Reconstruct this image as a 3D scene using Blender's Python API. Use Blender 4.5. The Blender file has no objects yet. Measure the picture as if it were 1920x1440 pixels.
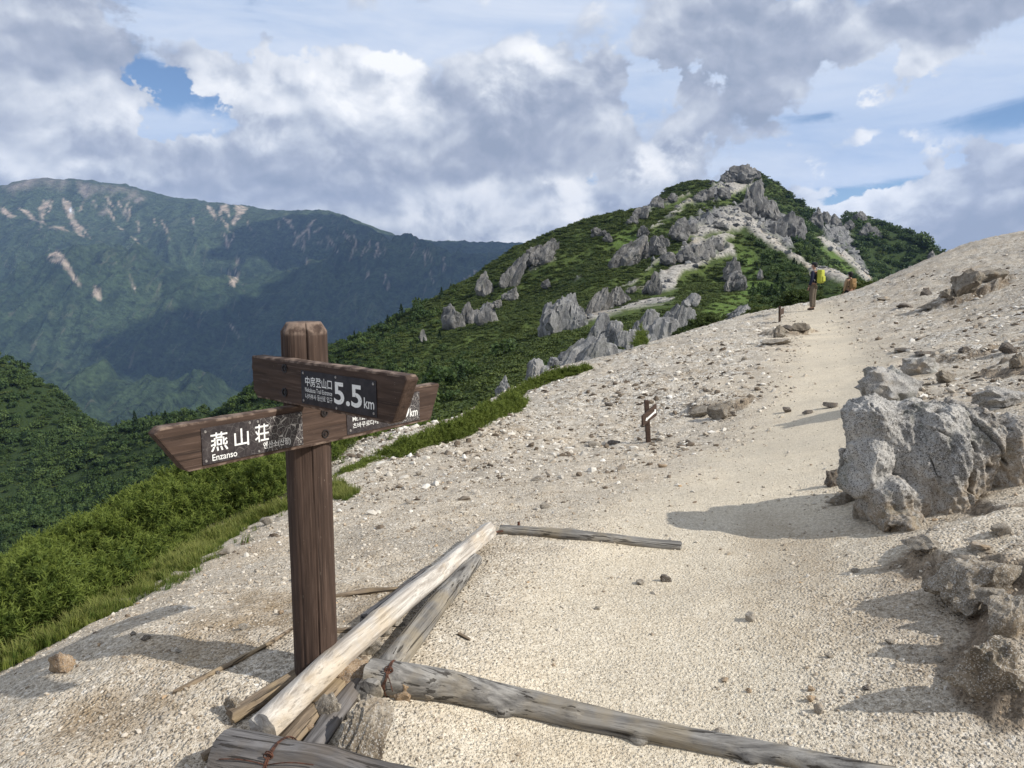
import bpy, bmesh, math, random
import numpy as np
from mathutils import Vector, Matrix, Euler

random.seed(7)
RNG = np.random.default_rng(11)
SC = bpy.context.scene
COL = SC.collection
R = math.radians

# ------------------------------------------------------------------ camera
FPX = 1442.0                      # focal length in pixels of a 1920 wide frame
PITCH = R(-8.0)
CAM = np.array([0.0, 0.0, 1.5])
cam_data = bpy.data.cameras.new('camera')
cam_data.sensor_width = 36.0
cam_data.lens = 36.0 * FPX / 1920.0
cam_data.clip_start = 0.05
cam_data.clip_end = 60000.0
cam = bpy.data.objects.new('camera', cam_data)
COL.objects.link(cam)
cam.location = CAM
cam.rotation_euler = (R(90) + PITCH, 0, 0)
SC.camera = cam
CP, SP = math.cos(PITCH), math.sin(PITCH)

def ray(px, py):
    """world direction of a photograph pixel (1920 x 1440)"""
    cx = (np.asarray(px, float) - 960.0) / FPX
    cy = (720.0 - np.asarray(py, float)) / FPX
    return np.stack([cx, CP - cy * SP, SP + cy * CP], -1)

def at(px, py, Y):
    """world point on that ray at forward distance Y"""
    d = ray(px, py)
    return CAM + d * (np.asarray(Y, float) / d[..., 1])[..., None]

def pix(p):
    """photograph pixel of world points"""
    q = np.asarray(p, float) - CAM
    f = q[..., 1] * CP + q[..., 2] * SP
    u = -q[..., 1] * SP + q[..., 2] * CP
    f = np.where(f < 1e-3, 1e-3, f)
    return 960 + FPX * q[..., 0] / f, 720 - FPX * u / f

# ------------------------------------------------------------------ light
SUN_EL = R(38.0)
SUN_H = np.array([0.925, -0.380])           # horizontal direction towards the sun
SUN_DIR = np.array([SUN_H[0] * math.cos(SUN_EL), SUN_H[1] * math.cos(SUN_EL), math.sin(SUN_EL)])
sun_data = bpy.data.lights.new('sun', 'SUN')
sun_data.energy = 4.2
sun_data.angle = R(0.6)
sun_data.color = (1.0, 0.955, 0.885)
sun = bpy.data.objects.new('sun', sun_data)
COL.objects.link(sun)
sun.rotation_euler = Vector(SUN_DIR).to_track_quat('Z', 'Y').to_euler()
sun.location = (20, -10, 40)

SC.view_settings.view_transform = 'Standard'
SC.view_settings.look = 'None'
SC.view_settings.exposure = 0.2
SC.view_settings.gamma = 1.0
SC.view_settings.use_curve_mapping = False
SC.render.engine = 'CYCLES'
SC.cycles.use_denoising = True
try:
    SC.cycles.denoiser = 'OPENIMAGEDENOISE'
except Exception:
    pass
SC.cycles.max_bounces = 6
SC.cycles.diffuse_bounces = 3
SC.cycles.glossy_bounces = 2
SC.cycles.transparent_max_bounces = 16
SC.cycles.volume_bounces = 1
SC.cycles.sample_clamp_indirect = 4.0

# ------------------------------------------------------------------ node maths
class N:
    """a socket with arithmetic"""
    tree = None
    def __init__(self, s): self.s = s
    @staticmethod
    def m(op, a, b=None, c=None, clamp=False):
        n = N.tree.nodes.new('ShaderNodeMath'); n.operation = op; n.use_clamp = clamp
        for i, v in enumerate((a, b, c)):
            if v is None: continue
            if isinstance(v, N): N.tree.links.new(v.s, n.inputs[i])
            else: n.inputs[i].default_value = float(v)
        return N(n.outputs[0])
    def __add__(s, o): return N.m('ADD', s, o)
    __radd__ = __add__
    def __sub__(s, o): return N.m('SUBTRACT', s, o)
    def __rsub__(s, o): return N.m('SUBTRACT', o, s)
    def __mul__(s, o): return N.m('MULTIPLY', s, o)
    __rmul__ = __mul__
    def __truediv__(s, o): return N.m('DIVIDE', s, o)

def clamp01(a): return N.m('ADD', a, 0.0, clamp=True)
def sstep(a, lo, hi):
    n = N.tree.nodes.new('ShaderNodeMapRange'); n.interpolation_type = 'SMOOTHSTEP'
    N.tree.links.new(a.s, n.inputs[0])
    n.inputs[1].default_value = lo; n.inputs[2].default_value = hi
    n.inputs[3].default_value = 0; n.inputs[4].default_value = 1
    return N(n.outputs[0])
def vec(x, y, z):
    n = N.tree.nodes.new('ShaderNodeCombineXYZ')
    for i, v in enumerate((x, y, z)):
        if isinstance(v, N): N.tree.links.new(v.s, n.inputs[i])
        else: n.inputs[i].default_value = float(v)
    return N(n.outputs[0])
def sep(v):
    n = N.tree.nodes.new('ShaderNodeSeparateXYZ'); N.tree.links.new(v.s, n.inputs[0])
    return N(n.outputs[0]), N(n.outputs[1]), N(n.outputs[2])
def noise(v, scale, detail=4, rough=0.5, dist=0.0, lac=2.0):
    n = N.tree.nodes.new('ShaderNodeTexNoise'); n.noise_dimensions = '3D'
    if v is not None: N.tree.links.new(v.s, n.inputs['Vector'])
    n.inputs['Scale'].default_value = scale; n.inputs['Detail'].default_value = detail
    n.inputs['Roughness'].default_value = rough; n.inputs['Distortion'].default_value = dist
    n.inputs['Lacunarity'].default_value = lac
    return N(n.outputs[0])
def voronoi(v, scale, feature='F1', detail=0, rough=0.5, rand=1.0, out='Distance', smooth=None):
    n = N.tree.nodes.new('ShaderNodeTexVoronoi'); n.feature = feature
    if v is not None: N.tree.links.new(v.s, n.inputs['Vector'])
    n.inputs['Scale'].default_value = scale
    if 'Detail' in n.inputs: n.inputs['Detail'].default_value = detail
    if 'Roughness' in n.inputs: n.inputs['Roughness'].default_value = rough
    n.inputs['Randomness'].default_value = rand
    if smooth is not None and 'Smoothness' in n.inputs: n.inputs['Smoothness'].default_value = smooth
    return N(n.outputs[out])
def mix(f, a, b):
    n = N.tree.nodes.new('ShaderNodeMix'); n.data_type = 'RGBA'
    for i, v in ((0, f), (6, a), (7, b)):
        if isinstance(v, N): N.tree.links.new(v.s, n.inputs[i])
        elif i == 0: n.inputs[i].default_value = float(v)
        else: n.inputs[i].default_value = (*v, 1.0)
    return N(n.outputs[2])
def mulc(a, b):
    n = N.tree.nodes.new('ShaderNodeMix'); n.data_type = 'RGBA'; n.blend_type = 'MULTIPLY'
    n.inputs[0].default_value = 1.0
    for i, v in ((6, a), (7, b)):
        if isinstance(v, N): N.tree.links.new(v.s, n.inputs[i])
        else: n.inputs[i].default_value = (*v, 1.0)
    return N(n.outputs[2])
def ramp(f, stops, interp='LINEAR'):
    n = N.tree.nodes.new('ShaderNodeValToRGB'); n.color_ramp.interpolation = interp
    e = n.color_ramp.elements
    while len(e) < len(stops): e.new(0.5)
    for el, (p, c) in zip(e, stops):
        el.position = p; el.color = (*c, 1.0) if not isinstance(c, (int, float)) else (c, c, c, 1)
    N.tree.links.new(f.s, n.inputs[0])
    return N(n.outputs[0])
def attr(name, out='Fac'):
    n = N.tree.nodes.new('ShaderNodeAttribute'); n.attribute_name = name
    return N(n.outputs[out])
def coord(kind='Object'):
    n = N.tree.nodes.new('ShaderNodeTexCoord'); return N(n.outputs[kind])
def position():
    n = N.tree.nodes.new('ShaderNodeNewGeometry'); return N(n.outputs['Position'])
def objrandom():
    n = N.tree.nodes.new('ShaderNodeObjectInfo'); return N(n.outputs['Random'])
def vscale(v, x, y, z):
    n = N.tree.nodes.new('ShaderNodeVectorMath'); n.operation = 'MULTIPLY'
    N.tree.links.new(v.s, n.inputs[0]); n.inputs[1].default_value = (x, y, z)
    return N(n.outputs[0])
def vadd(v, x):
    n = N.tree.nodes.new('ShaderNodeVectorMath'); n.operation = 'ADD'
    N.tree.links.new(v.s, n.inputs[0])
    if isinstance(x, N): N.tree.links.new(x.s, n.inputs[1])
    else: n.inputs[1].default_value = x
    return N(n.outputs[0])

def material(name, build, rough=0.85, spec=0.25):
    """build() returns dict(color=, rough=, bump=, bump_dist=, bump_strength=)"""
    m = bpy.data.materials.new(name); m.use_nodes = True
    t = m.node_tree; N.tree = t
    b = t.nodes['Principled BSDF']
    b.inputs['Specular IOR Level'].default_value = spec
    b.inputs['Roughness'].default_value = rough
    r = build() or {}
    c = r.get('color')
    if isinstance(c, N): t.links.new(c.s, b.inputs['Base Color'])
    elif c is not None: b.inputs['Base Color'].default_value = (*c, 1)
    if isinstance(r.get('rough'), N): t.links.new(r['rough'].s, b.inputs['Roughness'])
    if 'metal' in r: b.inputs['Metallic'].default_value = r['metal']
    if 'trans' in r:
        tr = t.nodes.new('ShaderNodeBsdfTranslucent'); mx = t.nodes.new('ShaderNodeMixShader')
        mx.inputs[0].default_value = r['trans']
        if isinstance(c, N): t.links.new(c.s, tr.inputs[0])
        else: tr.inputs[0].default_value = (*c, 1)
        t.links.new(b.outputs[0], mx.inputs[1]); t.links.new(tr.outputs[0], mx.inputs[2])
        t.links.new(mx.outputs[0], t.nodes['Material Output'].inputs[0])
    if isinstance(r.get('bump'), N):
        bp = t.nodes.new('ShaderNodeBump')
        bp.inputs['Strength'].default_value = r.get('bump_strength', 0.6)
        bp.inputs['Distance'].default_value = r.get('bump_dist', 0.01)
        t.links.new(r['bump'].s, bp.inputs['Height'])
        t.links.new(bp.outputs[0], b.inputs['Normal'])
    return m

# ------------------------------------------------------------------ sky
world = bpy.data.worlds.new('World'); SC.world = world; world.use_nodes = True
wt = world.node_tree; N.tree = wt
SKYK = 0.1
def azel(px, py):
    d = ray(px, py); d = d / np.linalg.norm(d)
    return math.degrees(math.atan2(d[0], d[1])), math.degrees(math.asin(d[2]))
sky = wt.nodes.new('ShaderNodeTexSky'); sky.sky_type = 'NISHITA'
sky.sun_disc = False; sky.sun_elevation = SUN_EL
sky.sun_rotation = math.atan2(SUN_H[0], SUN_H[1])
sky.altitude = 2700.0; sky.air_density = 1.0; sky.dust_density = 0.15; sky.ozone_density = 3.0
g = coord('Generated'); gx, gy, gz = sep(g)
AZ = N.m('ARCTAN2', gx, gy) * 57.29578
EL = N.m('ARCSINE', gz) * 57.29578
# cylinder coordinates so that the pattern carries on all the way round
hl = N.m('SQRT', gx * gx + gy * gy) + 1e-4
CYL = vec(gx / hl, gy / hl, EL * (1.25 / 57.29578))

def blobs(az, el, lst):
    """sum of soft ellipses given in photograph pixels: (px, py, rx, ry, weight, tilt)"""
    tot = None
    for (px, py, rx, ry, w, *tl) in lst:
        a0, e0 = azel(px, py)
        k = 1.0 / 25.0
        da, de = az - a0, el - e0
        if tl and tl[0]:
            c, s = math.cos(R(tl[0])), math.sin(R(tl[0]))
            da, de = da * c + de * s, de * c - da * s
        da, de = da * (1 / (rx * k)), de * (1 / (ry * k))
        q = N.m('SUBTRACT', 1.0, da * da + de * de, clamp=True)
        q = q * q * w
        tot = q if tot is None else tot + q
    return tot

VEIL = [(760, 40, 620, 110, .55), (1250, 60, 420, 130, .4), (1600, 190, 420, 110, .6), (1500, 310, 420, 70, .8),
        (1250, 210, 260, 120, .35), (1860, 150, 260, 120, .5), (250, 235, 200, 40, .35), (400, 215, 90, 60, .4),
        (1650, 358, 210, 34, -.9, 4), (1870, 224, 150, 50, -.85, 8), (1530, 228, 110, 24, -.6), (320, 170, 150, 70, -.72, -25), (60, 140, 60, 40, -.6), (1110, 360, 90, 50, -.8), (380, 100, 60, 14, -.5)]
CUM = [(850, 250, 120, 120, .7), (1120, 230, 130, 120, .85), (1660, 130, 260, 70, .22), (1560, 250, 180, 40, .3), (1800, 250, 120, 50, .35), (470, 90, 120, 40, .3),
       (110, 110, 260, 190, 1.0), (60, 300, 300, 130, .9), (250, 330, 260, 90, .8), (190, 170, 90, 120, .5),
       (600, 260, 290, 190, 1.25), (420, 160, 110, 80, .55), (720, 150, 150, 90, .75), (560, 370, 300, 90, 1.0),
       (1000, 190, 190, 170, 1.15), (1000, 330, 260, 130, .9), (800, 400, 260, 80, .9),
       (1070, 385, 110, 70, .9), (1240, 300, 110, 60, .7), (1390, 130, 150, 270, .95, 12), (1330, 30, 220, 120, .5),
       (1700, 40, 360, 90, .8), (1640, 395, 170, 60, .8), (1830, 390, 190, 130, 1.25), (1880, 320, 130, 60, .6), (1900, 470, 260, 60, .6),
       (1180, 350, 120, 70, .5), (1300, 240, 120, 60, .35),
       (325, 172, 130, 66, -.78, -22), (300, 240, 150, 26, -.45), (240, 150, 60, 60, -.3), (1110, 345, 50, 26, -.9, -20), (620, 40, 420, 50, -.6), (1560, 200, 260, 60, -.5),
       (1860, 222, 110, 42, -1.0, 8), (1650, 356, 150, 26, -1.0, 4), (1560, 318, 200, 24, -.3)]
LIGHT = [(1680, 140, 240, 70, .2), (1560, 250, 180, 50, .25), (560, 250, 200, 130, .10), (400, 145, 80, 60, .45), (740, 150, 110, 80, .7), (1020, 95, 110, 50, .3), (620, 120, 160, 60, .35), (470, 200, 110, 60, .35), (180, 190, 120, 90, .3), (60, 260, 110, 60, .1),
         (1070, 380, 90, 60, .62), (1240, 290, 80, 50, .6), (1000, 130, 150, 70, .2), (1620, 385, 150, 50, .45), (640, 215, 140, 70, .2), (1580, 300, 240, 60, .3),
         (850, 390, 140, 50, .35), (1010, 370, 60, 60, .3), (960, 430, 200, 36, .25), (250, 330, 140, 30, .25), (90, 300, 110, 30, .2),
         (960, 230, 170, 140, -.3), (1400, 140, 180, 260, -.28), (100, 60, 280, 120, -.22), (640, 330, 240, 60, -.12), (1860, 420, 200, 90, -.3),
         (1750, 30, 300, 80, -.25), (380, 310, 250, 50, -.15), (250, 90, 90, 120, -.2), (1140, 400, 60, 40, -.25), (1800, 490, 300, 34, -.35), (450, 372, 420, 36, -.12)]

def cloud_field(off_az, off_el):
    az, el = AZ + off_az, EL + off_el
    cyl = vadd(CYL, (math.radians(off_az), 0, math.radians(off_el) * 1.25))
    warp = noise(cyl, 5.0, 3, .5)
    c2 = vadd(cyl, vec((warp - .5) * .10, (warp - .5) * .06, (warp - .5) * .10))
    n1 = noise(c2, 7.5, 10, .60, .15)
    v1 = voronoi(c2, 14.0, 'F1', 2.0, .5, 1.0)
    return az, el, n1, v1
_, _, n1, v1 = cloud_field(0, 0)
_, _, n2, v2 = cloud_field(0.55, 1.0)
infr = sstep(N.m('ABSOLUTE', AZ), 36.0, 60.0)                  # outside the frame the cover is general
wob = noise(CYL, 11.0, 5, .6)
AZw, ELw = AZ + (wob - .5) * 13.0 + (n1 - .5) * 6.0, EL + (n1 - .5) * 9.0 + (wob - .5) * 4.0
E = blobs(AZw, ELw, CUM)
hi = sstep(EL, 17.0, 30.0)
gen = N.m('MAXIMUM', infr, hi)
E = E * (1 - gen) + gen * 0.55
puff = (0.50 - v1)
lowc = sstep(EL, 8.0, 2.5)
F = E * 1.0 + (n1 - .5) * 2.1 + puff * 0.5 - 0.02 + lowc * .75
cov = sstep(F, -.05, 0.25)
rel = ((n1 - n2) * 1.5 + (v2 - v1) * 0.55)                     # relief towards the sun
Lb = blobs(AZw, ELw, LIGHT)
lit = 0.44 + Lb * (1 - gen) + rel * 0.85 + (n1 - .5) * 0.20
lit = lit - sstep(F, .5, 1.4) * 0.10
cloud_col = ramp(clamp01(lit), [(0.0, (.29, .335, .43)), (0.25, (.38, .42, .515)), (0.48, (.53, .57, .645)), (0.72, (.74, .765, .81)), (1.0, (.92, .925, .935))])
# high veil
vs = vec(gx / hl, gy / hl, EL * (4.5 / 57.29578))
vn = noise(vs, 4.0, 7, .58, .4)
VE = blobs(AZw, EL + (vn - .5) * 2.5, VEIL)
VE = VE * (1 - gen) + gen * .3
veil = sstep(VE * 0.8 + (vn - .5) * 1.5 + (wob - .5) * 1.0, -0.45, 0.12)
veil_col = mix(clamp01((vn - .35) * 2.2), (.44, .55, .74), (.78, .82, .89))
# towards the horizon a pale bluish band of far cloud
low = N.m('SUBTRACT', 1.0, sstep(EL, -1.0, 4.0))
K = 1.0 / SKYK
base = mix(veil * 0.92, sky_out := N(sky.outputs[0]), mulc(veil_col, (K, K, K)))
base = mix(low * .6, base, (.32 * K, .39 * K, .53 * K))
fin = mix(cov * 0.97, base, mulc(cloud_col, (K, K, K)))
ground_side = N.m('SUBTRACT', 1.0, sstep(EL, -6.0, -1.0))
fin = mix(ground_side, fin, (.20 * K, .25 * K, .33 * K))
bg = wt.nodes['Background']
wt.links.new(fin.s, bg.inputs[0]); bg.inputs[1].default_value = SKYK
world.cycles.sampling_method = 'MANUAL'
world.cycles.sample_map_resolution = 512
# ------------------------------------------------------------------ numpy noise
_perm = RNG.permutation(4096).astype(np.int64)
_perm = np.concatenate([_perm, _perm, _perm])
_gr = RNG.normal(size=(4096, 3)); _gr /= np.linalg.norm(_gr, axis=1)[:, None]
def perlin(p):
    p = np.asarray(p, float)
    i = np.floor(p).astype(np.int64); f = p - i
    u = f * f * f * (f * (f * 6 - 15) + 10)
    i &= 4095
    out = 0
    for dx in (0, 1):
        wx = u[..., 0] if dx else 1 - u[..., 0]
        for dy in (0, 1):
            wy = u[..., 1] if dy else 1 - u[..., 1]
            for dz in (0, 1):
                wz = u[..., 2] if dz else 1 - u[..., 2]
                h = _perm[_perm[_perm[(i[..., 0] + dx) & 4095] + ((i[..., 1] + dy) & 4095)] + ((i[..., 2] + dz) & 4095)]
                g_ = _gr[h]
                d = g_[..., 0] * (f[..., 0] - dx) + g_[..., 1] * (f[..., 1] - dy) + g_[..., 2] * (f[..., 2] - dz)
                out = out + wx * wy * wz * d
    return out * 1.5
def fbm(p, octv=5, gain=.5, lac=2.03):
    a, s, tot = 1.0, 0, 0
    p = np.asarray(p, float)
    for k in range(octv):
        s = s + a * perlin(p + k * 17.3); p = p * lac; a *= gain
    return s
def ridged(p, octv=5, gain=.5, lac=2.05):
    a, s = 1.0, 0
    p = np.asarray(p, float); w = 1.0
    for k in range(octv):
        n = 1 - np.abs(perlin(p + k * 9.1)) * 1.6
        n = n * n * w
        s = s + a * n; w = np.clip(n * 1.4, 0, 1); p = p * lac; a *= gain
    return s
def smooth(x, lo, hi):
    t = np.clip((x - lo) / (hi - lo), 0, 1)
    return t * t * (3 - 2 * t)
def xyz(x, y, z):
    return np.stack(np.broadcast_arrays(x, y, z), -1).astype(float)

class TPS:
    def __init__(self, pts, lam=0.0, scale=1.0):
        P = np.asarray(pts, float); self.s = scale
        self.xy = P[:, :2] / scale; n = len(P)
        K = self.k(np.linalg.norm(self.xy[:, None] - self.xy[None], axis=-1)) + lam * np.eye(n)
        Q = np.hstack([np.ones((n, 1)), self.xy])
        A = np.block([[K, Q], [Q.T, np.zeros((3, 3))]])
        self.w = np.linalg.solve(A, np.concatenate([P[:, 2], np.zeros(3)]))
    @staticmethod
    def k(r):
        return np.where(r > 1e-9, r * r * np.log(np.maximum(r, 1e-9)), 0)
    def __call__(self, x, y):
        sh = np.shape(x)
        q = np.stack([np.ravel(x), np.ravel(y)], -1) / self.s
        out = np.empty(len(q)); n = len(self.xy)
        for a in range(0, len(q), 40000):
            b = q[a:a + 40000]
            d2 = ((b[:, None, :] - self.xy[None]) ** 2).sum(-1)
            out[a:a + 40000] = (0.5 * d2 * np.log(np.maximum(d2, 1e-18))) @ self.w[:n] + self.w[n] + b @ self.w[n + 1:]
        return out.reshape(sh)

def inpoly(px, py, poly):
    poly = np.asarray(poly, float)
    ins = np.zeros(np.shape(px), bool)
    j = len(poly) - 1
    for i in range(len(poly)):
        xi, yi = poly[i]; xj, yj = poly[j]
        c = ((yi > py) != (yj > py)) & (px < (xj - xi) * (py - yi) / ((yj - yi) + 1e-12) + xi)
        ins ^= c; j = i
    return ins
def polydist(px, py, line):
    """distance in pixels to a polyline"""
    line = np.asarray(line, float); best = np.full(np.shape(px), 1e9)
    for a, b in zip(line[:-1], line[1:]):
        ab = b - a; L = (ab ** 2).sum() + 1e-9
        t = np.clip(((px - a[0]) * ab[0] + (py - a[1]) * ab[1]) / L, 0, 1)
        best = np.minimum(best, np.hypot(px - a[0] - t * ab[0], py - a[1] - t * ab[1]))
    return best
def softpoly(px, py, poly, soft):
    ins = inpoly(px, py, poly)
    d = polydist(px, py, list(poly) + [poly[0]])
    return smooth(np.where(ins, d, -d), -soft, soft)

def mesh_object(name, verts, faces, mat=None, parent=None, smooth_shade=True, attrs=None):
    me = bpy.data.meshes.new(name)
    verts = np.asarray(verts, np.float32)
    faces = np.asarray(faces)
    if faces.ndim == 2:
        nf, k = faces.shape
        me.vertices.add(len(verts)); me.vertices.foreach_set('co', verts.ravel())
        me.loops.add(nf * k); me.loops.foreach_set('vertex_index', faces.astype(np.int32).ravel())
        me.polygons.add(nf)
        me.polygons.foreach_set('loop_start', np.arange(0, nf * k, k, dtype=np.int32))
        me.polygons.foreach_set('loop_total', np.full(nf, k, np.int32))
        me.update(calc_edges=True)
    else:
        me.from_pydata(verts.tolist(), [], [list(f) for f in faces])
    if smooth_shade:
        me.polygons.foreach_set('use_smooth', np.ones(len(me.polygons), bool))
    for k_, v_ in (attrs or {}).items():
        a = me.attributes.new(k_, 'FLOAT', 'POINT'); a.data.foreach_set('value', np.asarray(v_, np.float32).ravel())
    if mat: me.materials.append(mat)
    o = bpy.data.objects.new(name, me); COL.objects.link(o)
    if parent is not None: o.parent = parent
    return o
def grid_faces(nu, nv):
    i = np.arange(nu * nv).reshape(nu, nv)
    return np.stack([i[:-1, :-1], i[1:, :-1], i[1:, 1:], i[:-1, 1:]], -1).reshape(-1, 4)
def tag(o, label=None, cat=None, group=None, kind=None):
    if label: o['label'] = label
    if cat: o['category'] = cat
    if group: o['group'] = group
    if kind: o['kind'] = kind
    return o

# ------------------------------------------------------------------ the gravel crest
NEAR_PX = [
 (0,1440,2.3),(400,1440,2.25),(960,1440,2.2),(1500,1440,2.15),(1920,1440,2.0),
 (0,1270,3.2),(594,1270,2.62),(960,1270,2.68),(1500,1270,2.6),(1920,1250,2.4),
 (400,1040,5.2),(600,1040,4.6),(960,1000,4.35),(1300,1000,4.25),(1600,1000,4.0),(1900,1000,3.3),
 (1400,950,4.75),(650,930,6.9),(1217,830,9),(900,830,9.3),(700,850,9),(1500,830,6.9),(1560,800,7.5),(1700,740,8.2),(1920,740,6.8),
 (1560,700,11.3),(1900,700,8.6),(1300,700,13),(1100,700,16),(1550,640,16.5),(1800,640,12),(1920,640,10.5),(1350,640,19),(1250,655,20),
 (1462,608,24),(1523,580,28),(1400,612,24),(1620,548,30),(1770,495,30),(1920,455,30),(1920,560,17),(1700,600,20),(1800,540,24),
 (990,745,13.5),(1050,690,18),(760,805,10.5),(850,790,11.5)]
NEAR_W = [(13,34,.1),(14,40,-1.6),(10.5,33,-.1),(20,34,2.9),(23,40,1.6),(16.5,35,1.2),(17,41,-.8),(8,36,-1.8),
 (-3.6,5,-1.25),(-5.5,8,-2.1),(-4.2,10.5,-1.75),(-2.6,15,-2.0),(-.8,20,-2.1),(2,26,-1.8),(5,31,-1.6),(-9,8,-4.6),(-8,18,-5.5),(-3,30,-6),(-14,3,-7),
 (-3.3,3.2,-.85),(-2.6,2.2,-.5),(0,-5,0),(-5,-5,-1.8),(5,-5,1),(6,0,1.1),(10,5,2.1),(0,0,-.02),(2,1,.12),(15,15,2.7),(26,28,4.2),(20,-5,4),(30,12,6),(-14,-6,-6),
 (30,45,0),(0,45,-12),(15,55,-8)]
tps_near = TPS([tuple(at(a, b, c)) for a, b, c in NEAR_PX] + NEAR_W, lam=1e-4)
PATH_PX = [(1150,1440,2.2),(1230,1150,3.25),(1330,1000,4.25),(1420,900,5.6),(1500,830,6.9),(1545,740,9.5),(1560,700,11.3),(1555,650,15.8),(1540,610,21),(1523,582,28)]
PATH_W = np.array([at(a, b, c)[:2] for a, b, c in PATH_PX])
def path_dist(x, y):
    return polydist(x, y, PATH_W)
MOUNDS = [(2.20, 3.10, .46, .085), (2.04, 2.66, .30, .06), (1.86, 2.32, .36, .09), (2.75, 3.75, .40, .05), (12.9, 21.7, .8, .26), (13.7, 22.4, .6, .2), (11.9, 20.9, .55, .16), (2.85, 10.4, .42, .10), (6.9, 19.6, .55, .12), (7.5, 20.4, .5, .12), (5.9, 8.6, .5, .09), (6.2, 10.6, .4, .09)]
def ledge_d(x, y, m):
    d = np.hypot(x - m[0], y - m[1]) / m[2]
    return d + .32 * fbm(xyz(x, y, 0 * x) * 4.5 + m[0] * 9, 4)
def near_z(x, y, fine=True):
    z = tps_near(x, y)
    for m in MOUNDS:
        k = np.hypot(x - m[0], y - m[1]) < m[2] * 1.8
        if np.any(k): z = z + np.where(k, m[3] * smooth(1.08 - ledge_d(x, y, m), 0, .30), 0)
    if fine:
        p = xyz(x, y, 0 * x)
        pd = path_dist(x, y)
        rough = 0.25 + 0.75 * smooth(pd, .3, 1.6)
        z = z + 0.035 * fbm(p * .9, 3) * rough + 0.018 * fbm(p * 3.1 + 5, 3) * rough
        z = z - 0.03 * (1 - smooth(pd, 0.15, .9))
    return z

def spaced(a, b, n, k):
    t = np.linspace(0, 1, n); return a + (b - a) * (np.exp(k * t) - 1) / (math.exp(k) - 1)
az_n = np.concatenate([np.linspace(-180, -40, 40)[:-1], np.linspace(-40, 42, 560), np.linspace(42, 180, 40)[1:]])
rr_n = np.concatenate([np.linspace(.02, 1.6, 12)[:-1], spaced(1.6, 60.0, 520, 3.0)])
A_, R_ = np.meshgrid(np.radians(az_n), rr_n, indexing='ij')
gx_, gy_ = np.sin(A_) * R_, np.cos(A_) * R_
gz_ = near_z(gx_, gy_)
far_amt = smooth(R_, 5, 30)
p_ = xyz(gx_, gy_, 0 * gx_)
pd_ = path_dist(gx_, gy_)
offp = smooth(pd_, .35, 1.3)
coarse_a = smooth(R_, 4.5, 13) * smooth(pd_, .5, 1.8) * np.clip(.75 + .8 * fbm(p_ * .8, 3), .15, 1)
gz_ = gz_ + coarse_a * .030 * fbm(p_ * np.array([5, 5, 1]) + 77, 3)
gz_ = gz_ + offp * (0.006 + .045 * far_amt) * ridged(p_ * np.array([2.2, 2.2, 1]) + 31, 4) * (.4 + .6 * (gx_ > .2))
gz_ = gz_ + (0.004 + .012 * far_amt) * fbm(p_ * 14, 2) * (.3 + .7 * offp)
path_a = (1 - smooth(pd_ + .35 * fbm(p_ * 1.3, 3) * np.minimum(1, .2 + R_ / 12), .25, 1.15))
nvert = np.stack([gx_, gy_, gz_], -1).reshape(-1, 3)

# ------------------------------------------------------------------ the ridge and the forested valley
def front(pts):
    return [tuple(at(a, b, c)) for a, b, c in pts]
MID_PX = [
 (1300,645,75),(1200,668,62),(1040,708,52),(940,755,42),(1420,625,70),(1400,600,90),(1340,600,95),
 (1090,605,140),(1270,558,170),(1060,622,130),(1000,640,120),(900,720,75),(860,765,60),
 (1240,530,200),(1330,490,260),(1380,470,290),(1150,560,190),(1180,500,260),(1100,520,260),(1000,540,280),
 (1040,461,400),(1085,449,415),(1130,438,430),(1155,430,450),(1180,421,470),(1205,404,505),(1230,384,540),(1262,374,575),(1340,346,650),(1362,336,675),
 (1300,360,600),(1380,322,690),(1400,318,700),(1420,326,700),
 (1330,420,430),(1400,430,400),(1480,430,520),(1450,400,560),(1420,350,640),(1370,370,590),
 (1480,470,400),(1550,510,300),(1450,520,280),(1400,540,230),(1480,580,150),(1560,560,180),(1600,530,230),(1660,560,190),
 (1460,348,700),(1500,398,660),(1545,405,660),(1610,400,800),(1660,423,800),(1720,453,800),(1770,492,780),(1640,500,560),(1700,520,600),(1560,450,600),
 (1750,500,700),(1800,530,620),
 (950,505,400),(900,532,380),(830,562,340),(760,594,315),(700,618,300),(620,650,290),
 (800,640,220),(700,680,200),(620,740,160),(900,650,180),(760,740,120),(650,800,100),
 (540,690,310),(480,742,330),(400,772,380),(300,802,420),(220,822,450),
 (500,820,220),(400,900,220),(300,960,210),(200,900,330),(100,980,260),(300,860,330),(0,1050,230),
 (0,710,520),(60,717,510),(120,747,490),(190,812,460),(0,800,430),(80,850,400),(150,900,350),(0,900,360),(0,980,290),(-300,640,560),(-300,800,430),(-300,1000,260)]
def back(px, py, Y, k, drop):
    p = at(px, py, Y); s = (Y + k) / Y
    return (p[0] * s, Y + k, p[2] * s - drop)
MID_W = [back(*a, 70, 45) for a in [(1040,457,400),(1130,434,430),(1230,380,540),(1300,360,600),(950,505,400),(900,532,380),(830,562,340),(760,594,315),(700,618,300),(620,650,290),(540,690,310),(480,742,330),(400,772,380),(300,802,420)]]
MID_W += [back(*a, 90, 70) for a in [(0,710,520),(60,717,510),(120,747,490),(190,812,460),(1400,318,700),(1460,348,700),(1545,405,660),(1610,400,800),(1660,423,800),(1720,453,800),(1770,492,780)]]
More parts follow.
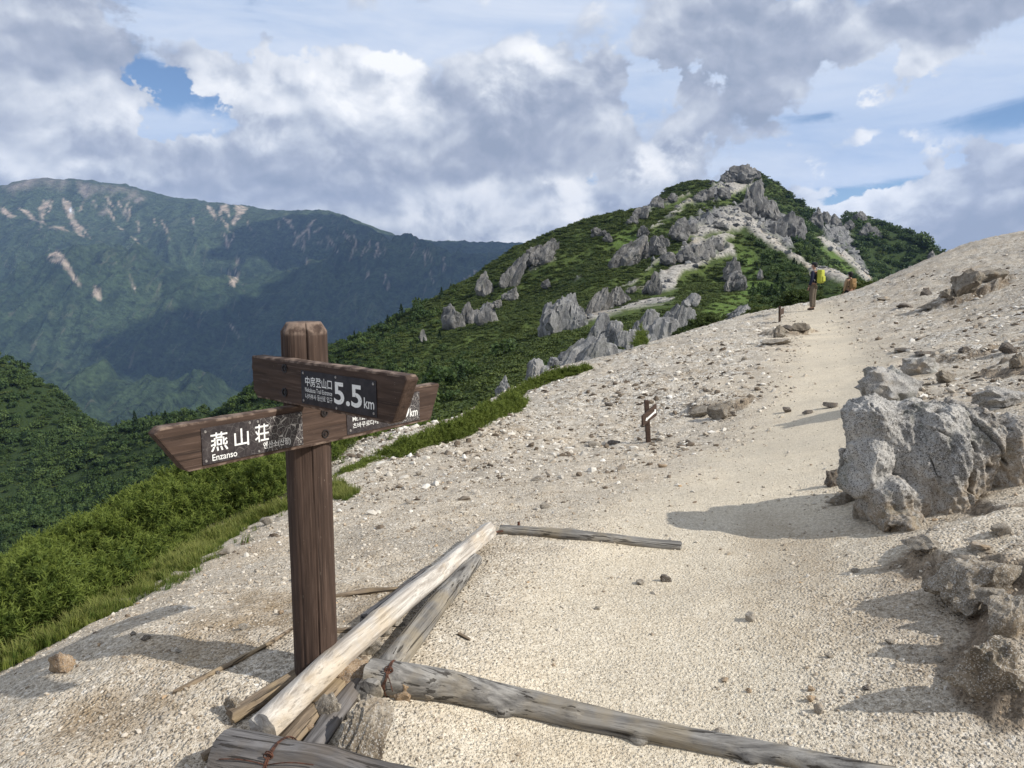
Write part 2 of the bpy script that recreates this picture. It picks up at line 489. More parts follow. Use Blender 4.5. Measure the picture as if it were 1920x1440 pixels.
MID_W += [(-10,12,-7),(-20,22,-16),(-4,30,-8),(8,42,-6),(20,52,-7),(30,60,-9),(35,40,-8),(-20,5,-16),(-45,40,-34),(-60,10,-40),(45,80,-20),(60,40,-26),(80,120,-35),(120,200,-55),
          (160,300,-60),(0,-20,-22),(40,-20,-22),(-60,-20,-45),(300,300,-150),(400,600,-160),(500,900,-150),(0,900,-180),(-400,300,-180),(-400,700,-200),(-100,650,-200),(-200,900,-260)]
tps_mid = TPS(front(MID_PX) + MID_W, lam=2e-4, scale=100.0)
def mid_z(x, y):
    z = tps_mid(x, y)
    d = np.hypot(x, y)
    amp = smooth(d, 40, 260) * (1 - .5 * smooth(y, 330, 480))
    p = xyz(x, y, 0 * x)
    z = z + amp * (3.0 * fbm(p / 55.0, 3) + 1.6 * fbm(p / 17.0 + 3, 3))
    z = z - 6.0 * (1 - smooth(d, 18, 60))
    return z

# areas of the ridge, outlined where they lie on the hillside
c3 = lambda pts: [(900 + x / 3.2, 290 + y / 3.2) for x, y in pts]
SAND = [c3(q) for q in [
 [(540,1020),(650,940),(700,935),(820,910),(960,870),(1100,850),(1210,850),(1200,862),(1050,885),(900,915),(780,945),(620,1000),(560,1025)],
 [(880,800),(960,790),(1060,820),(1180,790),(1190,740),(1210,690),(1290,670),(1330,640),(1480,590),(1540,580),(1520,530),(1470,500),(1540,470),(1500,465),(1420,480),(1300,490),(1210,540),(1260,540),(1380,500),(1470,510),(1490,540),(1400,600),(1290,640),(1190,650),(1080,690),(1060,760),(980,780)],
 [(1200,470),(1300,430),(1390,390),(1470,350),(1420,300),(1480,290),(1590,290),(1640,380),(1700,450),(1790,500),(1850,560),(1920,600),(1960,640),(2040,660),(2140,690),(2280,760),(2260,800),(2130,730),(2000,690),(1930,640),(1850,600),(1750,530),(1650,470),(1590,430),(1500,440),(1400,460),(1280,480)],
 [(1160,330),(1250,280),(1260,270),(1290,255),(1240,265),(1170,315)],
 [(1110,360),(1180,330),(1210,320),(1200,335),(1130,365)],
 [(1030,420),(1090,375),(1085,385),(1040,425)],
 [(860,775),(930,735),(970,725),(900,765)],
 [(550,735),(600,705),(610,708),(560,737)],
 [(1090,270),(1250,210),(1260,215),(1130,275)],
 [(1390,190),(1480,155),(1560,160),(1600,150),(1640,160),(1560,210),(1480,225),(1400,240),(1480,190)],
 [(270,675),(340,640),(460,605),(450,620),(330,665)],
 [(990,690),(1080,600),(1090,600),(1040,650),(1000,690)],
 [(2010,480),(2060,490),(2180,560),(2330,700),(2360,760),(2330,760),(2230,640),(2100,560)],
]]
ROCKY = [c3(q) for q in [
 [(1370,190),(1500,110),(1560,60),(1620,62),(1660,100),(1600,150),(1480,150),(1400,185)],
 [(1270,270),(1330,210),(1480,190),(1500,220),(1400,270)],
 [(1420,300),(1480,290),(1590,290),(1620,170),(1690,150),(1690,270),(1770,280),(1790,340),(1880,360),(1920,440),(1910,520),(1850,560),(1790,500),(1700,450),(1640,380)],
 [(1200,460),(1280,350),(1400,320),(1500,330),(1560,350),(1460,380),(1380,400),(1300,440)],
 [(1170,600),(1230,530),(1380,490),(1470,510),(1490,540),(1400,590),(1290,640),(1190,640)],
 [(880,410),(980,310),(1070,255),(1090,280),(1040,320),(960,370)],
 [(2030,350),(2130,330),(2160,400),(2230,460),(2260,560),(2330,690),(2300,690),(2200,560),(2080,500),(2050,420)],
 [(1460,740),(1500,640),(1540,620),(1570,760),(1540,800)],
 [(0,1000),(0,900),(120,880),(60,960)],
]]
SEAM = SAND + ROCKY
LIGHTG = [c3(q) for q in [
 [(1520,790),(1570,560),(1640,560),(1680,700),(1760,760),(1700,880),(1580,900),(1480,960),(1300,960),(1400,880)],
 [(740,500),(860,450),(960,460),(940,560),(820,640),(760,640),(860,540)],
 [(1980,440),(2060,500),(2200,600),(2300,760),(2200,800),(2090,640),(1990,560)],
]]
az_m = np.concatenate([np.linspace(-75, -36, 60)[:-1], np.linspace(-36, 36, 640), np.linspace(36, 70, 40)[1:]])
rr_m = spaced(16.0, 1100.0, 460, 2.3)
Am, Rm = np.meshgrid(np.radians(az_m), rr_m, indexing='ij')
mx_, my_ = np.sin(Am) * Rm, np.cos(Am) * Rm
mz_ = mid_z(mx_, my_)
mpx, mpy = pix(np.stack([mx_, my_, mz_], -1))
pm_ = xyz(mx_, my_, 0 * mx_)
jx = 7 * fbm(pm_ / 9.0, 3); jy = 5 * fbm(pm_ / 9.0 + 40, 3)
a_sand = np.zeros_like(mx_); a_rock = np.zeros_like(mx_); a_light = np.zeros_like(mx_)
infr_m = (mpx > 850) & (mpx < 1850) & (my_ > 60)
for q in SAND: a_sand = np.maximum(a_sand, np.where(infr_m, softpoly(mpx + jx, mpy + jy, q, 3.0), 0))
for q in ROCKY: a_rock = np.maximum(a_rock, np.where(infr_m, softpoly(mpx + jx, mpy + jy, q, 4.0), 0))
for q in LIGHTG: a_light = np.maximum(a_light, np.where(infr_m, softpoly(mpx + 2 * jx, mpy + 2 * jy, q, 18.0), 0))
rk = ridged(pm_ * np.array([1 / 9.0, 1 / 16.0, 1]) + 3, 5)
mz_ = mz_ + a_rock * (1 - .6 * a_sand) * (rk - .9) * np.minimum(4.0, Rm * .009)
a_clear = a_sand.copy()
for dy_ in (5, 10):
    for q in SAND: a_clear = np.maximum(a_clear, np.where(infr_m, softpoly(mpx, mpy - dy_, q, 3.0), 0))
bush = fbm(pm_ / 6.0 + 9, 3)
mz_ = mz_ + (1 - np.maximum(a_sand, a_rock)) * (np.clip(bush + .3, 0, 2) * np.minimum(1.2, Rm * .003) - np.minimum(2.2, Rm * .0045))
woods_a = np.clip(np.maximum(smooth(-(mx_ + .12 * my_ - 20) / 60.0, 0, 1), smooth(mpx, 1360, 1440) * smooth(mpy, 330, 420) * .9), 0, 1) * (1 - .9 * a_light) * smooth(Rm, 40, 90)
mvert = np.stack([mx_, my_, mz_], -1).reshape(-1, 3)
mid_grid = (az_m, rr_m)

# ------------------------------------------------------------------ the far range
FAR_PX = [
 (-300,380,7000),(0,347,7000),(75,335,7000),(150,347,7000),(220,354,7000),(280,373,7000),(350,381,7000),(430,386,7000),(480,393,7000),(560,396,7000),(640,402,7000),(700,430,7000),(760,446,7000),(830,458,7000),(920,464,7000),(1000,462,7000),(1150,470,7400),
 (100,395,6500),(300,420,6450),(180,440,6100),(330,470,5950),(500,430,6400),(600,440,6350),(440,500,5800),(60,450,5750),(-200,480,5700),
 (0,552,4900),(60,505,4950),(120,466,5050),(200,462,5150),(300,492,5300),(400,527,5420),(440,536,5450),
 (640,472,5700),(560,500,5600),(500,520,5500),(760,458,5900),(690,440,6300),
 (100,600,4350),(250,600,4450),(400,640,4450),(50,700,3700),(0,640,4100),(-200,640,4000),
 (700,560,4800),(600,620,4450),(540,690,4150),(800,540,4750),(900,520,4800),(1000,500,5000),(620,650,4150),(480,720,3900),
 (190,690,3500),(330,702,3400),(430,722,3350),(250,760,2850),(300,795,2650),(100,720,3200),(0,705,3350),(400,790,2750),(150,800,2500),(550,790,3000)]
FAR_B = [(60,505,4950),(120,466,5050),(200,462,5150),(300,492,5300),(400,527,5420),(640,472,5700),(560,500,5600),(760,458,5900),(190,690,3500),(330,702,3400),(430,722,3350),(0,552,4900)]
FAR_W = [back(*a_, 330, 170) for a_ in FAR_B] + [(-6000,8600,300),(-3000,9000,300),(0,9000,100),(3000,8000,-300),(0,2500,-900),(-1500,1600,-900),(-3000,2200,-900),(2500,4000,-900),(1500,6000,-400),(-5200,3000,-700),(-6000,5000,-300)]
tps_far = TPS(front(FAR_PX) + FAR_W, lam=1e-4, scale=1000.0)
def far_z(x, y):
    z = tps_far(x, y)
    p = xyz(x, y, 0 * x)
    wv = fbm(p / 1500.0, 3)
    wx_ = x + 260 * wv
    g1 = ridged(xyz(wx_ / 620.0, y / 2600.0 + .4 * wv, 0 * x), 5, .55)
    g2 = ridged(xyz((wx_ + .35 * y) / 210.0, y / 700.0, 0 * x + 7), 4, .5)
    top = 1 - .72 * smooth(y - .12 * x, 6050, 6900)
    return z + (g1 - .95) * 62.0 * top + (g2 - .9) * 30.0 * (.2 + .8 * top) + 20 * fbm(p / 420.0, 4) * top + (ridged(xyz((wx_ - .2 * y) / 95.0, y / 330.0, 0 * x + 17), 3) - .9) * 17.0 * (.2 + .8 * top)
c7 = lambda pts: [(x / 2.526, 300 + y / 2.526) for x, y in pts]
SCARS = [c7(q) for q in [
 [(290,170),(330,200),(345,260),(385,320),(400,370),(380,360),(340,310),(305,240)],
 [(175,230),(215,185),(240,190),(215,240),(205,280),(215,310),(195,295),(190,245)],
 [(90,225),(130,235),(170,285),(195,300),(150,280),(110,250)],
 [(0,220),(40,245),(75,265),(40,270),(0,245)],
 [(225,455),(270,425),(320,480),(350,550),(400,605),(370,590),(325,540),(290,490),(240,480)],
 [(430,630),(455,595),(475,620),(482,665),(460,655)],
 [(755,285),(775,300),(800,345),(785,340)],
 [(980,210),(1010,230),(1030,290),(1000,260)],[(1040,210),(1080,205),(1090,275),(1060,240),(1035,270)],[(1110,215),(1180,225),(1130,280),(1105,310),(1090,300),(1120,260)],
 [(1340,270),(1380,290),(1390,325),(1370,310)],[(1475,290),(1500,280),(1440,340),(1390,410),(1385,400),(1430,335)],[(1520,310),(1530,320),(1490,345),(1480,345)],
 [(1480,395),(1560,378),(1600,375),(1540,385)],[(1630,345),(1660,365),(1650,372)],
 [(1055,340),(1090,400),(1085,425),(1065,400)],[(1120,465),(1140,470),(1125,500)],[(1100,560),(1145,520),(1110,600),(1085,590)],[(1080,530),(1095,560),(1085,560)],
 [(615,530),(630,550),(640,620),(630,610)],[(550,300),(585,335),(570,330)],[(620,360),(660,385),(640,380)],
 [(1085,780),(1110,800),(1135,840),(1115,815)],[(1840,570),(1850,600),(1835,615)],[(1450,470),(1460,480),(1450,500)],[(490,205),(520,235),(545,290),(520,270)],
 [(220,318),(300,320),(350,355),(290,330)],
]]
TOPROCK = c7([(0,122),(180,75),(440,115),(560,130),(700,175),(660,200),(560,190),(620,250),(600,270),(540,200),(470,180),(520,240),(500,260),(440,230),(380,150),(200,115),(60,145)])
az_f = np.linspace(-50, 22, 600); rr_f = np.concatenate([spaced(2300, 7800, 360, 1.0), np.linspace(7900, 9000, 8)])
Af, Rf = np.meshgrid(np.radians(az_f), rr_f, indexing='ij')
fx_, fy_ = np.sin(Af) * Rf, np.cos(Af) * Rf
fz_ = far_z(fx_, fy_)
fpx, fpy = pix(np.stack([fx_, fy_, fz_], -1))
pf_ = xyz(fx_, fy_, 0 * fx_)
jx = 3.5 * fbm(pf_ / 110.0, 3); jy = 3.5 * fbm(pf_ / 110.0 + 40, 3)
a_scar = np.zeros_like(fx_)
srg = np.random.default_rng(77)
for k_ in range(46):                                             # thin gully streaks below the crest
    x0 = srg.uniform(20, 900); y0 = np.interp(x0, [0, 150, 430, 600, 900], [352, 356, 398, 412, 475]) + abs(srg.normal(0, 42)) + 6
    L_ = srg.uniform(10, 34); sl = srg.uniform(-.5, .7); w_ = srg.uniform(.7, 1.7)
    SCARS.append([(x0 - w_, y0), (x0 + w_, y0), (x0 + sl * L_ * .5 + w_ * 1.2, y0 + L_ * .55), (x0 + sl * L_ + .4, y0 + L_), (x0 + sl * L_ - .4, y0 + L_), (x0 + sl * L_ * .5 - w_ * .6, y0 + L_ * .55)])
for q in SCARS: a_scar = np.maximum(a_scar, softpoly(fpx + jx, fpy + jy, q, 1.5))
a_scar = a_scar * np.clip(.75 + .9 * fbm(pf_ / 60.0, 2), 0, 1)
a_top = softpoly(fpx + 2 * jx, fpy + 2 * jy, TOPROCK, 5.0) * np.clip(.55 + 1.4 * fbm(pf_ * np.array([1 / 120.0, 1 / 500.0, 1]), 3), 0, 1)
a_snow = softpoly(fpx, fpy, c7([(325,225),(338,228),(345,250),(335,248)]), 1.5)
fvert = np.stack([fx_, fy_, fz_], -1).reshape(-1, 3)

# ------------------------------------------------------------------ ground materials
def m_gravel():
    P = position()
    big = noise(P, .7, 4, .55); mid = noise(P, 5.0, 4, .6)
    path = attr('path')
    v = voronoi(P, 62.0, 'F1', 0, .5, 1.0, out='Color'); vr, vg, vb = sep(v)
    v2c = voronoi(P, 150.0, 'F1', 0, .5, 1.0, out='Color'); wr, wg, wb = sep(v2c)
    d1 = voronoi(P, 62.0); d2 = voronoi(P, 150.0)
    grain = ramp(vr, [(0, (.20, .165, .125)), (.14, (.30, .255, .20)), (.5, (.47, .415, .335)), (.85, (.60, .54, .45)), (1, (.74, .69, .61))])
    fine = ramp(wr, [(0, (.26, .215, .16)), (.5, (.46, .40, .315)), (1, (.64, .57, .47))])
    c = mix(sstep(vg, .25, .75) * .75, fine, grain)
    c = mix(sstep(mid, .35, .7) * .22, c, (.40, .31, .20))
    co = attr('coarse')
    v3 = voronoi(P, 17.0, 'F1', 1.0, .5, 1.0, out='Color'); ur, ug, ub = sep(v3); d3 = voronoi(P, 17.0, 'DISTANCE_TO_EDGE', 0, .5, 1.0)
    chips = ramp(ur, [(0, (.13, .10, .075)), (.22, (.24, .20, .155)), (.5, (.44, .395, .33)), (.8, (.60, .56, .49)), (1, (.74, .71, .65))])
    chips = mix((1 - sstep(d3, .0, .10)) * .7, chips, (.12, .095, .07))  # gaps between chips darkened in colour, in place of the shade there
    c = mix(co * .72, c, chips)
    soil = sstep(noise(vadd(P, (3.1, 7.7, 0)), .9, 5, .6), .53, .72) * (1 - path * .7)
    c = mix(soil * .38, c, (.34, .25, .155))
    c = mix(path * .65, c, mix(sstep(wr, .1, .9), (.46, .395, .295), (.62, .55, .43)))
    c = mix(attr('soil') * .8, c, mix(sstep(wr, .1, .9), (.19, .125, .06), (.36, .265, .155)))
    lg = attr('ledge'); c = mix(lg * .8, c, mix(sstep(noise(vscale(P, 1, 1, .3), 22.0, 4, .6), .35, .65), (.075, .055, .038), (.26, .20, .14)))
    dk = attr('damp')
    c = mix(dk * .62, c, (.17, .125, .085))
    c = mulc(c, (1.20, 1.215, 1.23))
    strk = sstep(noise(vscale(vadd(P, (0.0, 0.0, 5.0)), .8, 3.2, 1.0), 1.6, 6, .68), .50, .66)
    c = mix(strk * .42 * (1 - path * .8), c, mix(sstep(wr, .1, .9), (.20, .155, .105), (.40, .33, .25)))
    big2 = sstep(big, .3, .7)
    c = mulc(c, ramp(big2, [(0, (.90, .90, .90)), (1, (1.08, 1.07, 1.05))]))
    h = (0.6 - d1 * 40 * 0.016) + (0.5 - d2) * .3
    h = sstep(0.55 - d1, 0.0, .5) * (1 - path * .6) + sstep(.5 - d2, 0, .45) * .35 + mid * .35 + co * sstep(d3, 0, .14) * 1.6
    return dict(color=c, bump=h, bump_dist=.014, bump_strength=.8)
M_GRAVEL = material('granite_gravel', m_gravel, .95, .15)

def m_ridge():
    P = position()
    s, r, l = attr('sand'), attr('rocky'), attr('meadow')
    n = noise(P, .16, 6, .6); n2 = noise(P, .9, 4, .6)
    green = mix(sstep(n, .3, .7), (.052, .076, .022), (.092, .122, .034))
    green = mix(l * .8, green, (.10, .155, .038))
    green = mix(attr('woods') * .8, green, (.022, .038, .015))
    green = mulc(green, ramp(n2, [(.25, .7), (.7, 1.2)]))
    sand = mix(sstep(n2, .3, .7), (.27, .25, .22), (.46, .435, .39))
    sand = mix(sstep(noise(P, .07, 3), .55, .68) * .4, sand, (.40, .29, .18))
    n4 = noise(P, .55, 6, .75)
    sand = mix(sstep(n4, .50, .62) * .7, sand, (.12, .12, .118))
    st = noise(vscale(P, .8, .8, .18), 1.0, 6, .65)
    rock = ramp(st, [(.25, (.06, .062, .066)), (.5, (.17, .17, .17)), (.75, (.33, .32, .30))])
    rock = mix(sstep(n, .56, .66) * .8, rock, (.05, .075, .025))
    c = mix(r, green, rock)
    c = mix(s * (1 - r * .45), c, sand)
    return dict(color=c, bump=st * .6 + n2, bump_dist=.8, bump_strength=.7)
M_RIDGE = material('ridge_ground', m_ridge, .95, .1)

def m_far():
    P = position()
    x, y, z = sep(P)
    sc, tp, sn = attr('scar'), attr('bare'), attr('snow')
    n = noise(P, .0035, 6, .6); n2 = noise(P, .022, 5, .65)
    g = mix(sstep(n, .35, .65), (.024, .039, .020), (.043, .064, .030))
    g = mix(sstep(z, -100, 500) * .6, g, (.058, .078, .042))
    n3 = noise(P, .055, 4, .7)
    g = mulc(g, ramp(n2 * .55 + n3 * .45, [(.36, .25), (.62, 1.75)]))
    gul = sstep(noise(vscale(P, 1.0, .22, .3), .011, 5, .6, .6), .60, .70)
    g = mix(gul * .45, g, (.11, .125, .07))
    gul2 = sstep(noise(vscale(vadd(P, (900.0, 0.0, 0.0)), 1.0, .12, .2), .030, 4, .6, .5), .62, .68)
    g = mix(gul2 * .5, g, (.13, .125, .085))
    dkg = sstep(noise(vscale(vadd(P, (0.0, 700.0, 0.0)), 1.0, .16, .22), .016, 5, .6, .4), .54, .64)
    g = mix(dkg * .55, g, (.012, .020, .012))
    c = mix(tp * .85, g, mix(sstep(n2, .35, .65), (.19, .165, .14), (.32, .275, .235)))
    c = mix(sc * .95, c, mix(sstep(n2, .3, .7), (.37, .29, .22), (.55, .45, .36)))
    c = mix(sn, c, (.85, .87, .9))
    return dict(color=c, bump=n2 + n3 * .6, bump_dist=26.0, bump_strength=1.0)
M_FAR = material('far_slopes', m_far, .95, .05)

def dampmask(px, py, Y=None):
    return 0
npx, npy = pix(nvert)
nr = np.hypot(nvert[:, 0], nvert[:, 1])
inview = (nvert[:, 1] > .8) & (npx > -400) & (npx < 2400)
p3 = xyz(nvert[:, 0], nvert[:, 1], 0 * nr)
ledge = np.zeros(len(nvert))
for m in MOUNDS:
    dd = ledge_d(nvert[:, 0], nvert[:, 1], m)
    ledge = np.maximum(ledge, smooth(dd, .70, .86) * smooth(1.22 - dd, 0, .14))
wobx, woby = 30 * fbm(p3 * 2.5, 3), 22 * fbm(p3 * 2.5 + 9, 3)
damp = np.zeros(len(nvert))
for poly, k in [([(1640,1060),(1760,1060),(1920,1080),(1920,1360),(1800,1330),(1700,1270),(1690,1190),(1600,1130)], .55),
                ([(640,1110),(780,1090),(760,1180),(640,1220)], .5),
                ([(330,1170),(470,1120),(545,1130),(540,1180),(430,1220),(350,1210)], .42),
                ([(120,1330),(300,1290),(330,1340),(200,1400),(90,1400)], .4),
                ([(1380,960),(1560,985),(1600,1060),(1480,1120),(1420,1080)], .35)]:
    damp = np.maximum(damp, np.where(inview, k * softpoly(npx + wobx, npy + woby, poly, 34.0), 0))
soil = np.zeros(len(nvert))
for poly, k in [([(300,1240),(360,1170),(470,1110),(545,1125),(545,1185),(440,1225),(380,1260)], .95), ([(90,1400),(130,1320),(300,1280),(345,1335),(220,1400)], .85),
                ([(210,1215),(270,1185),(345,1200),(330,1250),(240,1250)], .6), ([(560,1010),(690,990),(760,1040),(640,1070)], .3),
                ([(1040,1090),(1200,1040),(1420,1060),(1380,1180),(1180,1200)], .15), ([(1400,960),(1560,1010),(1640,1180),(1480,1250),(1350,1120)], .28), ([(950,1380),(1150,1400),(1260,1440),(900,1440)], .45), ([(640,1100),(800,1085),(740,1200),(640,1230)], .6)]:
    soil = np.maximum(soil, np.where(inview, k * softpoly(npx + wobx, npy + woby, poly, 30.0), 0))
soil = soil * np.clip(.62 + .9 * fbm(p3 * 7 + 2, 3), 0, 1)
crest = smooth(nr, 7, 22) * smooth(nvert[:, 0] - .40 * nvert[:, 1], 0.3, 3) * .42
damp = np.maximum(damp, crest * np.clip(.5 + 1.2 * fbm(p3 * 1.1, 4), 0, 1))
gravel = mesh_object('gravel_ground', nvert, grid_faces(*gx_.shape), M_GRAVEL, attrs={'path': path_a.ravel(), 'damp': damp, 'coarse': coarse_a.ravel(), 'soil': soil, 'ledge': ledge})
tag(gravel, kind='structure')
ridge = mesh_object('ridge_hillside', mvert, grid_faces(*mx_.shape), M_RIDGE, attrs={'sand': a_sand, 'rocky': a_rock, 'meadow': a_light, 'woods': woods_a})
tag(ridge, kind='structure')
far = mesh_object('far_mountains', fvert, grid_faces(*fx_.shape), M_FAR, attrs={'scar': a_scar, 'bare': a_top, 'snow': a_snow})
tag(far, kind='structure')
# ------------------------------------------------------------------ placing helpers
def gph(px, py, h=0.0, ymin=1.3, ymax=60.0):
    """where the ray of a photograph pixel meets the gravel (raised by h)"""
    ys = np.exp(np.linspace(math.log(ymin), math.log(ymax), 700))
    p = at(px, py, ys)
    dz = p[:, 2] - (near_z(p[:, 0], p[:, 1]) + h)
    k = np.argmax(dz < 0)
    if dz[k] >= 0: return p[-1]
    if k == 0: return p[0]
    t = dz[k - 1] / (dz[k - 1] - dz[k])
    return p[k - 1] + (p[k] - p[k - 1]) * t
def depth_of(p):
    q = np.asarray(p) - CAM
    return q[1] * CP + q[2] * SP
def px2m(p, n):
    return n * depth_of(p) / FPX
def hit(px, py, O, n):
    d = ray(px, py); t = np.dot(O - CAM, n) / (d @ n)
    return CAM + d * np.asarray(t)[..., None]
def empty(name, loc, rz=0):
    o = bpy.data.objects.new(name, None); COL.objects.link(o)
    o.empty_display_size = .1; o.location = loc; o.rotation_euler = (0, 0, rz); return o
def set_parent(o, p):
    o.parent = p; o.matrix_parent_inverse = Matrix.Translation(-Vector(p.location)) if p.rotation_euler[2] == 0 else p.matrix_basis.inverted()
    return o

# ------------------------------------------------------------------ wood materials
def wood_brown():
    P = coord('Object')
    g = noise(vscale(P, 1, 14, 14), 3.0, 6, .6, .4)
    big = noise(P, 4.0, 4, .6)
    ring = N.m('SINE', (noise(vscale(P, .7, 6, 6), 1.6, 3, .5)) * 60.0)
    c = ramp(g, [(.25, (.036, .022, .016)), (.5, (.064, .040, .029)), (.75, (.096, .062, .046))])
    c = mix(sstep(ring, .2, 1) * .30, c, (.030, .018, .013))
    c = mix(sstep(big, .56, .74) * .25, c, (.125, .09, .07))
    split = sstep(noise(vscale(P, .35, 30, 30), 2.4, 4, .6), .60, .635)
    c = mix(split * .55, c, (.014, .009, .007))
    c = mix(sstep(noise(vscale(P, 1.2, 40, 40), 4.0, 3, .55), .58, .66) * .35, c, (.16, .11, .085))
    chip = sstep(noise(vscale(P, 6, 26, 26), 9.0, 3, .6), .70, .74)
    c = mix(chip * .5, c, (.40, .33, .26))
    wear = sstep(attr('edge'), .3, .9) * sstep(noise(P, 22.0, 4, .6), .42, .62)
    c = mix(wear * .7, c, (.27, .20, .155))
    return dict(color=c, bump=g + chip * -.3, bump_dist=.004, bump_strength=.6)
M_BROWN = material('brown_stained_wood', wood_brown, .78, .3)
def wood_grey(light, dark, warm, k=.5, ck=1.0):
    def f():
        P = coord('Object')
        g = noise(vscale(P, 1.0, 15, 15), 2.6, 7, .62, .5)
        big = noise(P, 5.0, 4, .6)
        c = ramp(g, [(.3, dark), (.47, tuple((a + b) / 2 for a, b in zip(light, dark))), (.6, light)])
        c = mix(sstep(big, .45, .68) * k, c, warm)
        crack = sstep(noise(vscale(P, .22, 26, 26), 2.2, 5, .6), .58, .62) * ck
        c = mix(crack * .8, c, (.03, .025, .02))
        cr2 = sstep(noise(vscale(P, .8, 50, 50), 5, 3, .5), .60, .66)
        c = mix(cr2 * .4, c, dark)
        return dict(color=c, bump=g - crack * .6, bump_dist=.008, bump_strength=.8)
    return f
M_WHITEWOOD = material('bleached_peeled_wood', wood_grey((.60, .56, .50), (.27, .235, .20), (.52, .41, .27), .55, .3), .8, .2)
M_GREYWOOD = material('grey_weathered_wood', wood_grey((.31, .295, .27), (.062, .058, .055), (.30, .245, .16), .55), .85, .2)
M_DARKWOOD = material('dark_weathered_wood', wood_grey((.20, .19, .185), (.045, .042, .042), (.13, .10, .07), .45), .85, .2)
M_OLDWOOD = material('old_brown_wood', wood_grey((.27, .21, .15), (.06, .045, .033), (.36, .27, .15), .5), .85, .2)
M_RUST = material('rusty_iron', lambda: dict(color=mix(sstep(noise(coord('Object'), 60, 4), .35, .65), (.04, .02, .014), (.12, .05, .03))), .75, .3)
M_BOLT = material('bolt_iron', lambda: dict(color=(.016, .012, .011)), .5, .5)
M_SCREW = material('screw_steel', lambda: dict(color=mix(sstep(noise(coord('Object'), 90, 2), .4, .6), (.30, .28, .26), (.55, .53, .5)), metal=.6), .45, .5)
M_LETTER = material('white_lettering', lambda: dict(color=mix(sstep(noise(position(), 160, 4, .7), .60, .66), (.80, .80, .77), (.30, .27, .25))), .6, .3)
M_PLATE = material('dark_plate', lambda: dict(color=mix(sstep(noise(position(), 30, 5, .65), .4, .7), (.017, .014, .016), (.040, .034, .036))), .5, .4)
def plate_cracked(dens, lo, hi, thr):
    def f():
        P = position(); x, y, z = sep(P)
        u = x * .602 + y * .799                              # along the board
        q = vec(u, z, 0.0)
        w = noise(q, 30, 3, .6)
        q2 = vadd(q, vec((w - .5) * .012, (w - .5) * .010, 0.0))
        d = voronoi(q2, dens, 'DISTANCE_TO_EDGE', 0, .5, 1.0)
        d2 = voronoi(q2, dens * 2.3, 'DISTANCE_TO_EDGE', 0, .5, 1.0)
        m = sstep(u, lo, hi)
        ln = (1 - sstep(d, .006, thr)) * (.16 + m * .84) * sstep(noise(q, 14, 3), .25, .55)
        ln2 = (1 - sstep(d2, .008, .035)) * m * .35
        c = mix(sstep(noise(P, 40, 4), .4, .7), (.026, .021, .023), (.055, .046, .046))
        c = mix(clamp01(N.m('MAXIMUM', ln, ln2)), c, (.46, .44, .41))
        flake = sstep(noise(q, 55, 4, .65), .66, .70) * m
        return dict(color=mix(flake * .7, c, (.30, .21, .16)))
    return f
M_STAIN = material('fresh_board_wood', wood_brown, .8, .3)

# ------------------------------------------------------------------ boards, plates, letters
class Plane:
    """a vertical plane: s runs along it, t is height"""
    def __init__(s, O, ang):
        s.O = np.asarray(O, float); a = R(ang)
        s.ex = np.array([math.cos(a), math.sin(a), 0.0]); s.n = np.array([math.sin(a), -math.cos(a), 0.0])
    def st(s, px, py):
        p = hit(px, py, s.O, s.n); q = p - s.O
        return float(q @ s.ex), float(q[2])
    def w(s, S, T, off=0.0):
        return s.O + s.ex * S + np.array([0, 0, 1.0]) * T + s.n * off
    def matrix(s, S=0, T=0, off=0.0):
        o = s.w(S, T, off)
        return Matrix(((s.ex[0], 0, s.n[0], o[0]), (s.ex[1], 0, s.n[1], o[1]), (0, 1, 0, o[2]), (0, 0, 0, 1)))

